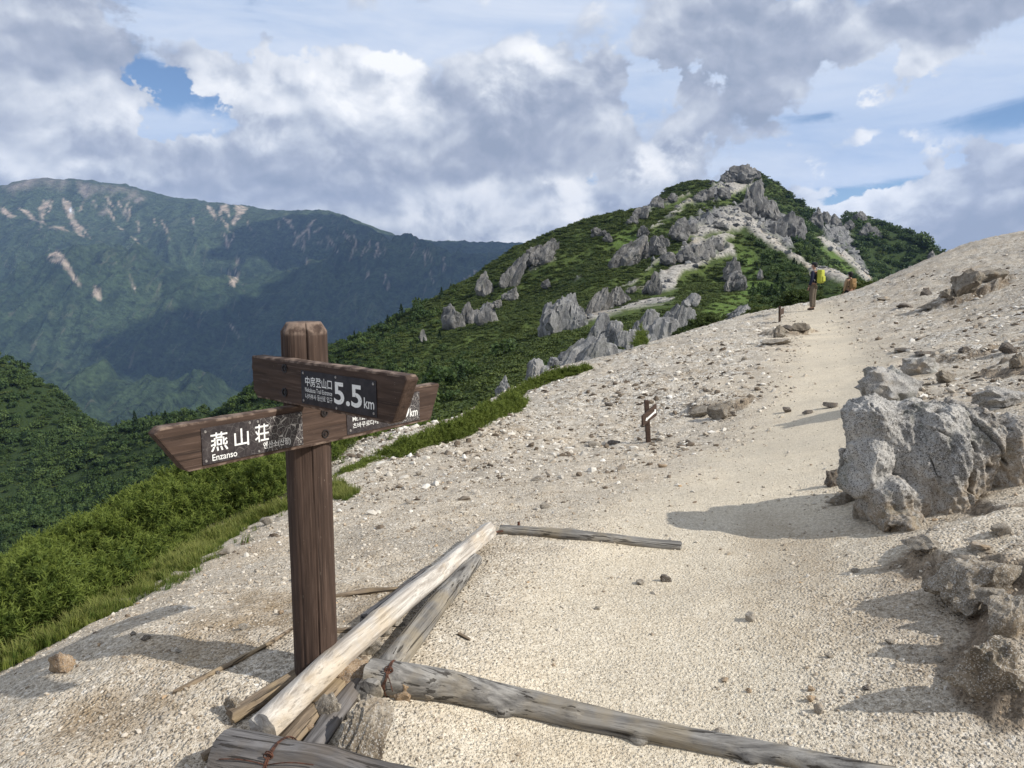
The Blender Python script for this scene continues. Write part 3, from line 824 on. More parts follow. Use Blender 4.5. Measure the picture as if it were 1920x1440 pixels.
def board(name, plane, outline, thick, mat, parent, bev=.005, rough=.0016):
    """extruded board; local X along, Y up, Z out of the face (face at z = 0)"""
    bm = bmesh.new()
    ss = [o[0] for o in outline]; s0 = min(ss)
    vs = [bm.verts.new((o[0], o[1], -thick)) for o in outline]
    f = bm.faces.new(vs); bm.normal_update()
    if f.normal.z < 0: f.normal_flip()
    r = bmesh.ops.extrude_face_region(bm, geom=[f])
    top = [v for v in r['geom'] if isinstance(v, bmesh.types.BMVert)]
    bmesh.ops.translate(bm, verts=top, vec=(0, 0, thick))
    bmesh.ops.recalc_face_normals(bm, faces=bm.faces)
    bmesh.ops.bevel(bm, geom=list(bm.edges), offset=bev, segments=2, profile=.6, affect='EDGES')
    S = sorted(ss)
    for k in np.linspace(S[0] + .02, S[-1] - .02, 44):
        bmesh.ops.bisect_plane(bm, geom=bm.verts[:] + bm.edges[:] + bm.faces[:], plane_co=(k, 0, 0), plane_no=(1, 0, 0))
    for k in np.linspace(min(o[1] for o in outline) + .01, max(o[1] for o in outline) - .01, 9):
        bmesh.ops.bisect_plane(bm, geom=bm.verts[:] + bm.edges[:] + bm.faces[:], plane_co=(0, k, 0), plane_no=(0, 1, 0))
    bm.normal_update(); bm.verts.ensure_lookup_table()
    co = np.array([v.co[:] for v in bm.verts]); no = np.array([v.normal[:] for v in bm.verts])
    n = fbm(co * np.array([9, 60, 60]), 3) * rough + fbm(co * np.array([3, 8, 8]) + 4, 2) * rough
    edge = []
    t0, t1 = min(o[1] for o in outline), max(o[1] for o in outline)
    for v, k, nn in zip(bm.verts, n, no):
        edge.append(1.0 if v.co.y > t1 - .007 or v.co.y < t0 + .006 else 0.0)
        v.co += Vector(nn) * float(k)
    me = bpy.data.meshes.new(name); bm.to_mesh(me); bm.free()
    a = me.attributes.new('edge', 'FLOAT', 'POINT'); a.data.foreach_set('value', np.array(edge, np.float32))
    me.materials.append(mat)
    o = bpy.data.objects.new(name, me); COL.objects.link(o)
    o.matrix_world = plane.matrix()
    if parent is not None:
        o.parent = parent; o.matrix_parent_inverse = parent.matrix_basis.inverted()
        o.matrix_basis = plane.matrix()
    return o
def child_of(o, par, root):
    """o has world placement in matrix_basis; par sits under root"""
    o.parent = par
    o.matrix_parent_inverse = (par.matrix_basis.inverted() if par.parent is None else (par.parent.matrix_basis @ par.matrix_parent_inverse @ par.matrix_basis).inverted())
    return o
def plate(name, plane, quad, mat, par, root, off=.0012, thick=.002):
    bm = bmesh.new()
    vs = [bm.verts.new((q[0], q[1], off)) for q in quad]
    f = bm.faces.new(vs); bm.normal_update()
    if f.normal.z < 0: f.normal_flip()
    r = bmesh.ops.extrude_face_region(bm, geom=[f])
    bmesh.ops.translate(bm, verts=[v for v in r['geom'] if isinstance(v, bmesh.types.BMVert)], vec=(0, 0, thick))
    bmesh.ops.recalc_face_normals(bm, faces=bm.faces)
    me = bpy.data.meshes.new(name); bm.to_mesh(me); bm.free(); me.materials.append(mat)
    o = bpy.data.objects.new(name, me); COL.objects.link(o); o.matrix_basis = plane.matrix()
    return child_of(o, par, root)
_dg = None
def text_mesh(s, bold=0.0):
    c = bpy.data.curves.new('text', 'FONT'); c.body = s; c.size = 1.0; c.offset = bold
    c.extrude = 0.0; c.resolution_u = 4
    o = bpy.data.objects.new('text', c); COL.objects.link(o)
    dg = bpy.context.evaluated_depsgraph_get(); dg.update()
    me = o.evaluated_get(dg).to_mesh()
    v = np.empty(len(me.vertices) * 3, np.float32); me.vertices.foreach_get('co', v); v = v.reshape(-1, 3)
    f = [tuple(p.vertices) for p in me.polygons]
    o.evaluated_get(dg).to_mesh_clear()
    bpy.data.objects.remove(o); bpy.data.curves.remove(c)
    return v, f
def lettering(plane, quad, items, par, root, off):
    """items: (text, fx0, fx1, fy0, fy1, bold) as fractions of the plate from its top left corner"""
    q = np.array(quad); V, Fc = [], []
    for (s, x0, x1, y0, y1, bold) in items:
        v, f = text_mesh(s, bold)
        if not len(v): continue
        lo, hi = v[:, :2].min(0), v[:, :2].max(0)
        u = (v[:, :2] - lo) / (hi - lo)
        fx = x0 + (x1 - x0) * u[:, 0]; fy = y1 + (y0 - y1) * u[:, 1]
        tl, tr, br, bl = q
        p = (tl[None] * ((1 - fx) * (1 - fy))[:, None] + tr[None] * (fx * (1 - fy))[:, None] + br[None] * (fx * fy)[:, None] + bl[None] * ((1 - fx) * fy)[:, None])
        base = sum(len(a) for a in V)
        V.append(np.column_stack([p, np.full(len(p), off)]))
        Fc += [tuple(i + base for i in ff) for ff in f]
    V = np.vstack(V)
    bm = bmesh.new(); bvs = [bm.verts.new(v) for v in V]
    for ff in Fc:
        try: bm.faces.new([bvs[i] for i in ff])
        except ValueError: pass
    bm.normal_update()
    for f in bm.faces:
        if f.normal.z < 0: f.normal_flip()
    me = bpy.data.meshes.new('lettering'); bm.to_mesh(me); bm.free(); me.materials.append(M_LETTER)
    o = bpy.data.objects.new('lettering', me); COL.objects.link(o); o.matrix_basis = plane.matrix()
    return child_of(o, par, root)
def disc(name, plane, S, T, rad, off, h, mat, par, root, seg=12, hole=False):
    bm = bmesh.new()
    prof = [(rad, 0), (rad, h * .6), (rad * .8, h), (0, h)] if not hole else [(rad, 0), (rad, h), (rad * .72, h), (rad * .68, h * .15), (rad * .4, h * .15), (rad * .36, h * .7), (0, h * .7)]
    rings = []
    for r_, z_ in prof:
        if r_ == 0: rings.append([bm.verts.new((0, 0, z_))])
        else: rings.append([bm.verts.new((r_ * math.cos(2 * math.pi * i / seg), r_ * math.sin(2 * math.pi * i / seg), z_)) for i in range(seg)])
    for a, b in zip(rings[:-1], rings[1:]):
        for i in range(seg):
            j = (i + 1) % seg
            if len(b) == 1: bm.faces.new((a[i], a[j], b[0]))
            else: bm.faces.new((a[i], a[j], b[j], b[i]))
    me = bpy.data.meshes.new(name); bm.to_mesh(me); bm.free(); me.materials.append(mat)
    o = bpy.data.objects.new(name, me); COL.objects.link(o); o.matrix_basis = plane.matrix(S, T, off)
    return child_of(o, par, root)

# ------------------------------------------------------------------ the signpost
PB = at(594, 1270, 2.62); PT = at(570, 603, 2.62)
POST_R = px2m(PB * .5 + PT * .5, 40.5)
root = empty('signpost', (PB[0], PB[1], PB[2]))
tag(root, 'brown wooden trail signpost with two crossed finger boards beside the white log', 'signpost')
H = PT[2] - PB[2]
na, nz = 220, 80
zs = np.concatenate([np.linspace(-.3, H - .032, nz - 4), [H - .02, H - .008, H - .001, H]])
rs = np.concatenate([np.ones(nz - 4), [.90, .80, .74, 0.001]]) * POST_R
th = np.linspace(0, 2 * np.pi, na, endpoint=False)
TH, ZZ = np.meshgrid(th, zs, indexing='ij'); RR = np.broadcast_to(rs, TH.shape).copy()
sq = (np.abs(np.cos(TH - .25)) ** 6 + np.abs(np.sin(TH - .25)) ** 6) ** (-1 / 6)
RR = RR * (.74 + .26 * sq)
pp = xyz(np.cos(TH) * 2, np.sin(TH) * 2, ZZ * .6)
RR = RR + (.0022 * fbm(pp * 2.2, 3) + .0012 * fbm(pp * np.array([8, 8, .8]), 3)) * (RR > .02)
crk = -1.17 + .05 * np.sin(ZZ * 2.1 + 1) + .03 * fbm(xyz(0 * ZZ, 0 * ZZ, ZZ * 3), 2)
dth = (TH - crk + np.pi) % (2 * np.pi) - np.pi
RR = RR - .012 * np.exp(-(dth / .018) ** 2) * (RR > .02) * (.55 + .45 * fbm(xyz(0 * ZZ + 3, 0 * ZZ, ZZ * 2.5), 2))
crk2 = -2.4 + .1 * np.sin(ZZ * 3)
dth2 = (TH - crk2 + np.pi) % (2 * np.pi) - np.pi
RR = RR - .004 * np.exp(-(dth2 / .03) ** 2) * smooth(ZZ, .9, 1.1) * (RR > .02)
# local X runs up the post so that the grain follows it
pv = np.stack([ZZ, RR * np.cos(TH), RR * np.sin(TH)], -1)
ii = np.arange(na * nz).reshape(na, nz)
i2 = np.vstack([ii, ii[:1]])
pf = np.stack([i2[:-1, :-1], i2[1:, :-1], i2[1:, 1:], i2[:-1, 1:]], -1).reshape(-1, 4)
edge = np.where(ZZ > H - .034, .9, np.where(ZZ < .03, .6, 0))
post = mesh_object('post', pv.reshape(-1, 3), pf, M_BROWN, root, attrs={'edge': edge})
post.matrix_basis = Matrix(((0, 1, 0, 0), (0, 0, 1, 0), (1, 0, 0, 0), (0, 0, 0, 1)))

ctr = np.array([PB[0], PB[1], 0.0])
z1 = lambda x, y: (280 + x * .30208, 580 + y * .30208)
# lower board
plE = Plane(ctr + np.array([math.sin(R(53)), -math.cos(R(53)), 0]) * .095, 53.0)
def q_of(pl, pts): return [pl.st(*z1(*p)) for p in pts]
e = q_of(plE, [(30, 742), (950, 596), (1803, 455), (1735, 690), (1120, 820), (240, 1021)])
t_top = np.mean([e[0][1], e[1][1], e[2][1]]); t_bot = np.mean([e[3][1], e[4][1], e[5][1]])
outE = [(e[0][0], t_top - .004), (e[0][0] + .02, t_top), (e[2][0] - .008, t_top), (e[2][0], t_top - .008), (e[3][0] + .012, t_bot + .004), (e[3][0], t_bot), (e[5][0] + .004, t_bot), (e[5][0] - .01, t_bot + .012)]
outE[0] = (e[0][0], t_top - .016)
bE = board('finger_board', plE, outE[::-1], .042, M_BROWN, root)
bE['label'] = 'lower finger board reaching out on both sides of the post'
def plate_quad(pl, pts, t0=None):
    q = q_of(pl, pts)
    sl = (q[0][0] + q[3][0]) / 2; sr = (q[1][0] + q[2][0]) / 2; tt = (q[0][1] + q[1][1]) / 2; tb = (q[2][1] + q[3][1]) / 2
    return [(sl, tt), (sr, tt), (sr, tb), (sl, tb)]
qE = plate_quad(plE, [(318, 742), (948, 632), (948, 838), (328, 968)])
uo = plE.O[0] * .602 + plE.O[1] * .799
M_PLATE_E = material('cracked_dark_plate', plate_cracked(44, uo + qE[0][0] + .15, uo + qE[0][0] + .27, .030), .5, .4)
pE = plate('name_plate', plE, qE, M_PLATE_E, bE, root)
OFFL = .0012 + .002 + .0010
lettering(plE, qE, [('燕', .075, .235, .17, .69, .012), ('山', .295, .435, .18, .68, .012), ('荘', .495, .635, .16, .67, .012),
                    ('Enzanso', .085, .315, .755, .935, .01), ('엔산소(산장)', .575, .86, .69, .93, .016)], bE, root, OFFL)
for fx, fy in ((.035, .10), (.03, .90), (.53, .07), (.53, .93), (.965, .08), (.97, .90), (.45, .06)):
    S = qE[0][0] + (qE[1][0] - qE[0][0]) * fx; T = qE[0][1] + (qE[2][1] - qE[0][1]) * fy
    disc('screw', plE, S, T, .0042, .003, .0022, M_SCREW, bE, root, 10)
q3 = q_of(plE, [(1222, 672), (1672, 497), (1672, 680), (1226, 778)])
tt3 = (t_top + qE[0][1]) / 2 - .006
qT = [(q3[0][0], qE[0][1]), (q3[1][0], qE[0][1]), (q3[1][0], qE[2][1]), (q3[0][0], qE[2][1])]
M_PLATE_T = material('scratched_dark_plate', plate_cracked(80, uo + qT[0][0] + .16, uo + qT[0][0] + .3, .03), .5, .4)
pT = plate('name_plate', plE, qT, M_PLATE_T, bE, root)
lettering(plE, qT, [('Mt.Tsubakuro', .07, .40, .46, .60, .006), ('츠바쿠로다케', .07, .40, .66, .84, .006), ('0', .655, .84, .26, .86, .02), ('km', .85, .965, .54, .83, .012)], bE, root, OFFL)
for fx, fy in ((.04, .88), (.965, .10), (.965, .90)):
    disc('screw', plE, qT[0][0] + (qT[1][0] - qT[0][0]) * fx, qT[0][1] + (qT[2][1] - qT[0][1]) * fy, .0045, .003, .0022, M_SCREW, bE, root, 10)
for x, y in ((1091, 772), (1085, 640)):
    S, T = plE.st(*z1(x, y)); disc('bolt', plE, S, T, .0145, -.0005, .0045, M_BOLT, bE, root, 16, True)
# upper board
pl5 = Plane(ctr + np.array([math.sin(R(-42)), -math.cos(R(-42)), 0]) * .115, -42.0)
e = q_of(pl5, [(630, 266), (930, 320), (1600, 450), (1500, 722), (940, 597), (645, 520)])
t5t = np.mean([e[0][1], e[1][1], e[2][1]]) + .002; t5b = np.mean([e[3][1], e[4][1]])
out5 = [(e[0][0], t5t - .006), (e[0][0] + .008, t5t), (e[2][0] - .01, t5t), (e[2][0], t5t - .012), (e[3][0] + .01, t5b + .01), (e[3][0] - .008, t5b), (e[0][0] + .03, t5b), (e[0][0] + .004, t5b + .022)]
b5 = board('finger_board', pl5, out5[::-1], .046, M_BROWN, root, .006, .0022)
b5['label'] = 'upper finger board with a black plate and white distance figures'
q5 = plate_quad(pl5, [(952, 373), (1418, 450), (1412, 672), (945, 578)])
plate('name_plate', pl5, q5, M_PLATE, b5, root)
lettering(pl5, q5, [('中房登山口', .065, .44, .155, .45, .012), ('Nakabusa Trail Entrance', .06, .44, .49, .625, .004), ('나카부사 등산로 입구', .06, .44, .67, .835, .006),
                    ('5.5', .465, .825, .19, .83, .022), ('km', .85, .975, .50, .80, .010)], b5, root, OFFL)
for fx, fy in ((.035, .07), (.03, .90), (.49, .06), (.49, .95), (.965, .09), (.965, .90)):
    disc('screw', pl5, q5[0][0] + (q5[1][0] - q5[0][0]) * fx, q5[0][1] + (q5[2][1] - q5[0][1]) * fy, .004, .003, .0022, M_SCREW, b5, root, 10)
for x, y in ((843, 367), (843, 514)):
    S, T = pl5.st(*z1(x, y)); disc('bolt', pl5, S, T, .0145, -.0005, .0045, M_BOLT, b5, root, 16, True)

# ------------------------------------------------------------------ the small arrow signs
def arrow_sign(fx, fy, top_py, Y, halfw, boardpx, arrowpx, ang, label, lean=0.0):
    B = at(fx, fy, Y); T = at(fx + lean, top_py, Y)
    r = empty('arrow_sign', tuple(B)); tag(r, label, 'trail marker', 'small trail markers beside the path')
    hw = px2m(B, halfw)
    bm = bmesh.new(); L = T - B
    bmesh.ops.create_cube(bm, size=1)
    for v in bm.verts:
        k = v.co.z + .5
        v.co = Vector(((v.co.x * 2 * hw + L[0] * k), v.co.y * 2 * hw + L[1] * k, L[2] * k - (.12 if k < .5 else 0)))
    bmesh.ops.bevel(bm, geom=list(bm.edges), offset=hw * .25, segments=1, affect='EDGES')
    bmesh.ops.subdivide_edges(bm, edges=[e_ for e_ in bm.edges if e_.calc_length() > .2], cuts=8)
    me = bpy.data.meshes.new('post'); bm.to_mesh(me); bm.free(); me.materials.append(M_BROWN)
    p = bpy.data.objects.new('post', me); COL.objects.link(p); p.parent = r
    pl = Plane(B + np.array([math.sin(R(ang)), -math.cos(R(ang)), 0]) * (hw + .016), ang)
    out = [pl.st(*q) for q in boardpx]
    b = board('sign_board', pl, out[::-1], .022, M_BROWN, r, .003, .001)
    if arrowpx: 
        q = [pl.st(*a) for a in arrowpx]
        plate('painted_arrow', pl, q, M_LETTER, b, r, .0016, .0012)
    return r
z3 = lambda x, y: (960 + x / 2.743, 560 + y / 2.743)
arrow_sign(1217, 829, 750, 9.0, 4.3, [z3(672, 604), z3(744, 540), z3(746, 600), z3(674, 655)],
           [z3(686, 628), z3(691, 610), z3(693, 614), z3(733, 578), z3(731, 571), z3(740, 568), z3(740, 590), z3(735, 588), z3(695, 624), z3(695, 628)], 40.0,
           'small brown arrow marker with white arrow, standing alone on the open gravel', lean=-5)
arrow_sign(1462, 611, 574, 24.4, 1.9, [(1463, 580), (1470, 577), (1470, 588), (1463, 591)], None, 62.0,
           'thin dark marker post where the path reaches the crest below the hikers')

# ------------------------------------------------------------------ logs
def log(name, pts, radii, mat, label, cat='log', group=None, seg=22, wob=.12, flat=0.0, knots=(), square=0, n=60):
    """pts: world points of the axis; local X along the log"""
    pts = np.asarray(pts, float); d = np.r_[0, np.cumsum(np.linalg.norm(np.diff(pts, axis=0), axis=1))]
    s = np.linspace(0, d[-1], n)
    ax = np.stack([np.interp(s, d, pts[:, k]) for k in range(3)], -1)
    kern = np.ones(9) / 9
    for k in range(3):
        pad = np.r_[2 * ax[0, k] - ax[4:0:-1, k], ax[:, k], 2 * ax[-1, k] - ax[-2:-6:-1, k]]
        ax[:, k] = np.convolve(pad, kern, 'valid')
    rad = np.interp(s, d, np.interp(np.linspace(0, 1, len(pts)), np.linspace(0, 1, len(radii)), radii))
    X = ax[-1] - ax[0]; Lx = np.linalg.norm(X); X = X / Lx
    Yv = np.cross([0, 0, 1.0], X); Yv /= np.linalg.norm(Yv); Zv = np.cross(X, Yv)
    M = np.stack([X, Yv, Zv])                                # rows: local axes in world
    loc = (ax - ax[0]) @ M.T
    th = np.linspace(0, 2 * np.pi, seg, endpoint=False)
    T2, S2 = np.meshgrid(th, s, indexing='ij')
    sd = abs(hash(label)) % 97 if False else len(label) * 1.37
    if square: rad2 = (np.abs(np.cos(T2 + .5)) ** square + np.abs(np.sin(T2 + .5)) ** square) ** (-1 / square)
    else: rad2 = 1.0
    rr = rad[None] * rad2 * (1 + wob * fbm(xyz(np.cos(T2) * 1.1, np.sin(T2) * 1.1, S2 * 3.0 + sd), 3) + wob * .5 * fbm(xyz(np.cos(T2) * 5, np.sin(T2) * 5, S2 * 2.0 + sd), 3))
    if flat: rr = rr * np.where(np.sin(T2) > .35, 1 - flat * (np.sin(T2) - .35), 1)
    for (ks, kt, kh, kw) in knots:
        dt = (T2 - kt + np.pi) % (2 * np.pi) - np.pi
        q = ((S2 - ks * d[-1]) / kw) ** 2 + (dt * rad[None] / kw) ** 2
        rr = rr + kh * np.exp(-q * 1.2) * (1 - .45 * np.exp(-q * 9))
    P = loc[None] + np.stack([0 * rr + .012 * fbm(xyz(np.cos(T2), np.sin(T2), 0 * T2 + sd), 2) * ((S2 < .001) | (S2 > d[-1] - .001)), rr * np.cos(T2), rr * np.sin(T2)], -1)
    V = P.reshape(-1, 3); ii = np.arange(seg * n).reshape(seg, n); i2 = np.vstack([ii, ii[:1]])
    F = [tuple(f) for f in np.stack([i2[:-1, :-1], i2[1:, :-1], i2[1:, 1:], i2[:-1, 1:]], -1).reshape(-1, 4)]
    c0, c1 = len(V), len(V) + 1
    V = np.vstack([V, P[:, 0].mean(0) - [.004, 0, 0], P[:, -1].mean(0) + [.004, 0, 0]])
    for k in range(seg):
        j = (k + 1) % seg
        F.append((ii[j, 0], ii[k, 0], c0)); F.append((ii[k, -1], ii[j, -1], c1))
    o = mesh_object(name, V, np.array(F, dtype=object), mat)
    me = o.data; me.update()
    me.set_sharp_from_angle(angle=R(50))
    Mw = Matrix([[*M[:, k], ax[0][k]] for k in range(3)] + [[0, 0, 0, 1]])
    o.matrix_basis = Mw
    return tag(o, label, cat, group), (ax, rad)
def gl(pts): return [gph(x, y, h) for x, y, h in pts]
GL = 'logs laid along the trail edge'
white_log, WAX = log('peeled_log', gl([(492, 1366, .10), (620, 1243, .11), (755, 1128, .10), (835, 1064, .09), (916, 994, .07)]), (.045, .043, .041, .040, .042), M_WHITEWOOD,
    'bleached white peeled log resting diagonally against the signpost', group=GL, wob=.08, square=4.5, n=90, knots=[(.32, 1.2, .008, .03), (.6, .8, .006, .025)])
log('grey_log', gl([(690, 1300, .03), (745, 1232, .05), (815, 1140, .05), (890, 1050, .04)]), (.046, .047, .044, .038), M_GREYWOOD,
    'smooth grey log running just right of and below the white log', group=GL, wob=.06)
knot_log, KAX = log('knotted_log', gl([(694, 1266, .05), (850, 1288, .04), (1000, 1322, .03), (1150, 1358, .022), (1300, 1388, .016), (1450, 1416, .006), (1680, 1462, -.012)]),
    (.058, .053, .045, .041, .038, .036, .034), M_GREYWOOD, 'long grey knotted log sinking into the gravel toward the right', group=GL, wob=.10, n=130,
    knots=[(.285, 3.75, .030, .024), (.555, 3.7, .030, .024), (.76, 3.6, .026, .024), (.12, 2.6, .012, .03), (.42, 2.2, .012, .025)])
front_log, FAX = log('thick_log', gl([(418, 1418, .06), (600, 1452, .05), (800, 1500, .03)]), (.082, .080, .074), M_DARKWOOD, 'thick dark grey log with wire tie, below the end of the white log', group=GL, wob=.09)
log('split_log', gl([(535, 1400, .03), (600, 1325, .03), (680, 1240, .025)]), (.04, .036, .03), M_OLDWOOD, 'brown split log half hidden under the white log', group=GL, wob=.22)
log('sunken_log', gl([(572, 1424, .02), (630, 1340, .015), (684, 1268, .01)]), (.036, .036, .03), M_DARKWOOD, 'dark sunken log between the stones and the brown split log', group=GL, wob=.2)
log('bark_log', gl([(432, 1345, .02), (510, 1300, .02), (585, 1250, .02)]), (.026, .03, .026), M_OLDWOOD, 'short dark bark-covered log left of the white log', group=GL, wob=.3)
log('back_log', gl([(690, 1165, .03), (750, 1118, .035), (806, 1072, .03)]), (.035, .036, .03), M_DARKWOOD, 'dark grey log stub showing behind the middle of the white log', group=GL, wob=.18)
log('thin_log', gl([(938, 994, .02), (1080, 1004, .02), (1190, 1016, .015), (1277, 1025, .012)]), (.032, .034, .03, .028), M_GREYWOOD, 'thin grey log lying flat beyond the far end of the white log', group=GL, wob=.14, knots=[(.4, .9, .012, .03)])
GBR = 'dead branches lying on the gravel'
log('dead_branch', gl([(628, 1118, .008), (690, 1108, .012), (755, 1104, .008)]), (.012, .016, .009), M_OLDWOOD, 'dry bent branch between the post and the white log', 'branch', GBR, seg=10, wob=.25)
log('dead_branch', gl([(628, 1183, .008), (684, 1180, .01)]), (.012, .012), M_OLDWOOD, 'short brown branch touching the foot of the post', 'branch', GBR, seg=10, wob=.2)
log('dead_branch', gl([(325, 1298, .008), (420, 1251, .01), (500, 1210, .01), (552, 1176, .01)]), (.007, .010, .009, .006), M_OLDWOOD, 'long thin bare stick on the gravel left of the post', 'branch', GBR, seg=8, wob=.2)
log('dead_branch', gl([(860, 1188, .006), (880, 1199, .006)]), (.008, .007), M_OLDWOOD, 'tiny stick on the gravel right of the grey log', 'branch', GBR, seg=7, wob=.2, n=12)
log('dead_branch', gl([(382, 1420, .02), (405, 1405, .02), (425, 1398, .02)]), (.014, .018, .012), M_OLDWOOD, 'splintered brown stick at the left end of the thick dark log', 'branch', GBR, seg=8, wob=.3, n=14)

def tube(name, pts, r, mat, par=None, seg=6):
    pts = np.asarray(pts, float); n = len(pts)
    tg = np.gradient(pts, axis=0); tg /= np.linalg.norm(tg, axis=1)[:, None] + 1e-9
    up = np.array([.31, .2, .93]); V = []
    for p, t in zip(pts, tg):
        a = np.cross(t, up); a /= np.linalg.norm(a) + 1e-9; b = np.cross(t, a)
        V += [p + r * (math.cos(k) * a + math.sin(k) * b) for k in np.linspace(0, 2 * np.pi, seg, endpoint=False)]
    ii = np.arange(n * seg).reshape(n, seg); i2 = np.hstack([ii, ii[:, :1]])
    F = np.stack([i2[:-1, :-1], i2[1:, :-1], i2[1:, 1:], i2[:-1, 1:]], -1).reshape(-1, 4)
    o = mesh_object(name, V, F, mat)
    if par is not None: child_of(o, par, par)
    return o
def wire_tie(AX, fr, par, tails=((.25, -.1), (.2, .12)), seed=1):
    ax, rad = AX; k = int(fr * (len(ax) - 1)); c = ax[k]; X = ax[min(k + 2, len(ax) - 1)] - ax[max(k - 2, 0)]; X /= np.linalg.norm(X)
    Y_ = np.cross([0, 0, 1.0], X); Y_ /= np.linalg.norm(Y_); Z_ = np.cross(X, Y_); r = rad[k] * 1.06
    rng = np.random.default_rng(seed)
    for j in range(3):
        t = np.linspace(0, 2 * np.pi, 40)
        off = (j - 1) * .006 + .012 * np.sin(t * 1.0 + j)
        P = c + np.outer(off, X) + np.outer(np.cos(t) * r, Y_) + np.outer(np.sin(t) * r, Z_)
        tube('wire_loop', P, .0020, M_RUST, par)
    t = np.linspace(0, 4.2 * np.pi, 50)
    knot = c + Z_ * r * .85 - Y_ * r * .62 + np.outer(np.cos(t) * .013 * (1 + .2 * np.sin(t * .7)), X) + np.outer(np.sin(t) * .009, Z_) + np.outer(.006 * np.sin(t * .5), Y_)
    tube('wire_knot', knot, .0020, M_RUST, par)
    for a, b in tails:
        u = np.linspace(0, 1, 14)[:, None]
        an = 2.5 + b * u
        P = c + X * a * .5 * u + (np.cos(an) * Y_ + np.sin(an) * Z_) * (r * 1.01) + Z_ * .008 * np.sin(u * 3)
        tube('wire_tail', P, .0018, M_RUST, par)
wire_tie(KAX, .045, knot_log, ((.05, .9), (-.04, 1.0)), 2)
wire_tie(FAX, .32, front_log, ((.3, -.25), (-.32, .1), (.1, 1.2)), 3)
bar = tube('iron_bar', gl([(928, 998, .02), (955, 993, .025), (982, 989, .02)]), .006, M_RUST)
tag(bar, 'short rusty iron bar at the far end of the white log', 'iron bar')
peg = tube('iron_peg', [gph(972, 991, 0) - [0, 0, .05], gph(972, 991, 0) + [0, 0, .0], gph(972, 991, 0) + [0.002, 0, .042]], .008, M_RUST)
tag(peg, 'upright rusty iron peg beside the thin grey log', 'iron peg')
# ------------------------------------------------------------------ rock materials
def granite(light, mid, dark, scale, streak=1.0, tint=(.30, .22, .13), lichen=.0, bump=.02, speck=1.0, marks=False):
    def f():
        P = position()
        n = noise(P, scale * .5, 7, .62, .3); n2 = noise(P, scale * 3.0, 5, .65)
        st = noise(vscale(P, 1.0, 1.0, .22), scale * 1.6, 6, .65, .6)
        c = ramp(st * .6 + n * .4, [(.34, dark), (.48, mid), (.64, light)])
        sp = voronoi(P, scale * 42.0 if scale > 3 else scale * 16, 'F1', 0, .5, 1.0, out='Color'); a, b, g_ = sep(sp)
        c = mix(sstep(a, .70, .85) * .55 * speck, c, (.05, .048, .045))
        c = mix(sstep(b, .74, .88) * .45 * speck, c, (.62, .60, .56))
        c = mix(sstep(n, .56, .70) * .55, c, tint)
        if lichen: c = mix(sstep(noise(vadd(P, (4.0, 2.0, 9.0)), scale * .8, 5, .65), .55, .64) * lichen, c, (.09, .10, .07))
        if marks:
            c = mix(attr('stain') * sstep(n2, .3, .6) * .6, c, (.30, .215, .12))
            c = mix(attr('cavity') * .8, c, (.05, .042, .034))  # crack dirt and crevice shade, both put into the colour
        return dict(color=c, bump=st * .7 + n2 * .5 + a * .3, bump_dist=bump, bump_strength=.9)
    return f
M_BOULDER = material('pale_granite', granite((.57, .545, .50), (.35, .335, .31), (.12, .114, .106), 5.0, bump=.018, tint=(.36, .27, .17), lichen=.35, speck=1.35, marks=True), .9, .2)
M_TOR = material('grey_granite', granite((.37, .365, .355), (.20, .20, .20), (.055, .057, .06), .9, bump=.14, tint=(.25, .23, .19), lichen=.3, speck=.4), .92, .15)
M_FARTOR = material('distant_granite', granite((.33, .318, .298), (.17, .166, .159), (.042, .042, .043), .34, bump=.8, tint=(.24, .21, .17), lichen=.3, speck=.0), .95, .1)
M_STONE = material('weathered_stone', granite((.46, .41, .34), (.30, .26, .205), (.12, .095, .07), 14.0, bump=.008, tint=(.38, .25, .13)), .92, .15)
M_OCHRE = material('ochre_stone', granite((.50, .38, .25), (.36, .25, .15), (.15, .10, .06), 14.0, bump=.008, tint=(.40, .24, .11)), .92, .15)
M_DARKSTONE = material('dark_stone', granite((.22, .19, .155), (.125, .10, .08), (.05, .04, .034), 12.0, bump=.01, tint=(.16, .115, .07)), .92, .15)
M_LEDGE = material('brown_ledge_rock', granite((.40, .36, .30), (.23, .19, .14), (.07, .055, .042), 6.0, bump=.02, tint=(.24, .17, .095), lichen=.2), .93, .15)

_ico = {}
def ico(sub):
    if sub not in _ico:
        bm = bmesh.new(); bmesh.ops.create_icosphere(bm, subdivisions=sub, radius=1.0)
        bm.verts.ensure_lookup_table()
        _ico[sub] = (np.array([v.co[:] for v in bm.verts]), np.array([[v.index for v in f.verts] for f in bm.faces])); bm.free()
    return _ico[sub]
def rock_shape(sub, seed, rough=.25, facet=.35, grain=.04):
    """unit boulder: a sphere cut by random planes and roughened"""
    v, f = ico(sub); v = v.copy(); rng = np.random.default_rng(seed)
    for k in range(13):
        n = rng.normal(size=3); n /= np.linalg.norm(n); d = rng.uniform(.45, .85)
        v = v - (np.maximum(v @ n - d, 0) * .96)[:, None] * n
    o = rng.uniform(0, 90, 3)
    r = 1.15 + rough * fbm(v * 1.3 + o, 3) + grain * fbm(v * 7 + o, 3)
    if sub >= 4: r = r + .16 * (ridged(v * np.array([2.2, 2.2, 1.2]) + o, 4) - .9)
    return v * r[:, None], f

def gpm(px, py, Y0, lo=.55, hi=1.6):
    ys = np.linspace(Y0 * lo, Y0 * hi, 260)
    p = at(px, py, ys); dz = p[:, 2] - mid_z(p[:, 0], p[:, 1])
    k = np.argmax(dz < 0)
    if dz[k] >= 0: return at(px, py, Y0)
    if k == 0: return p[0]
    return p[k]

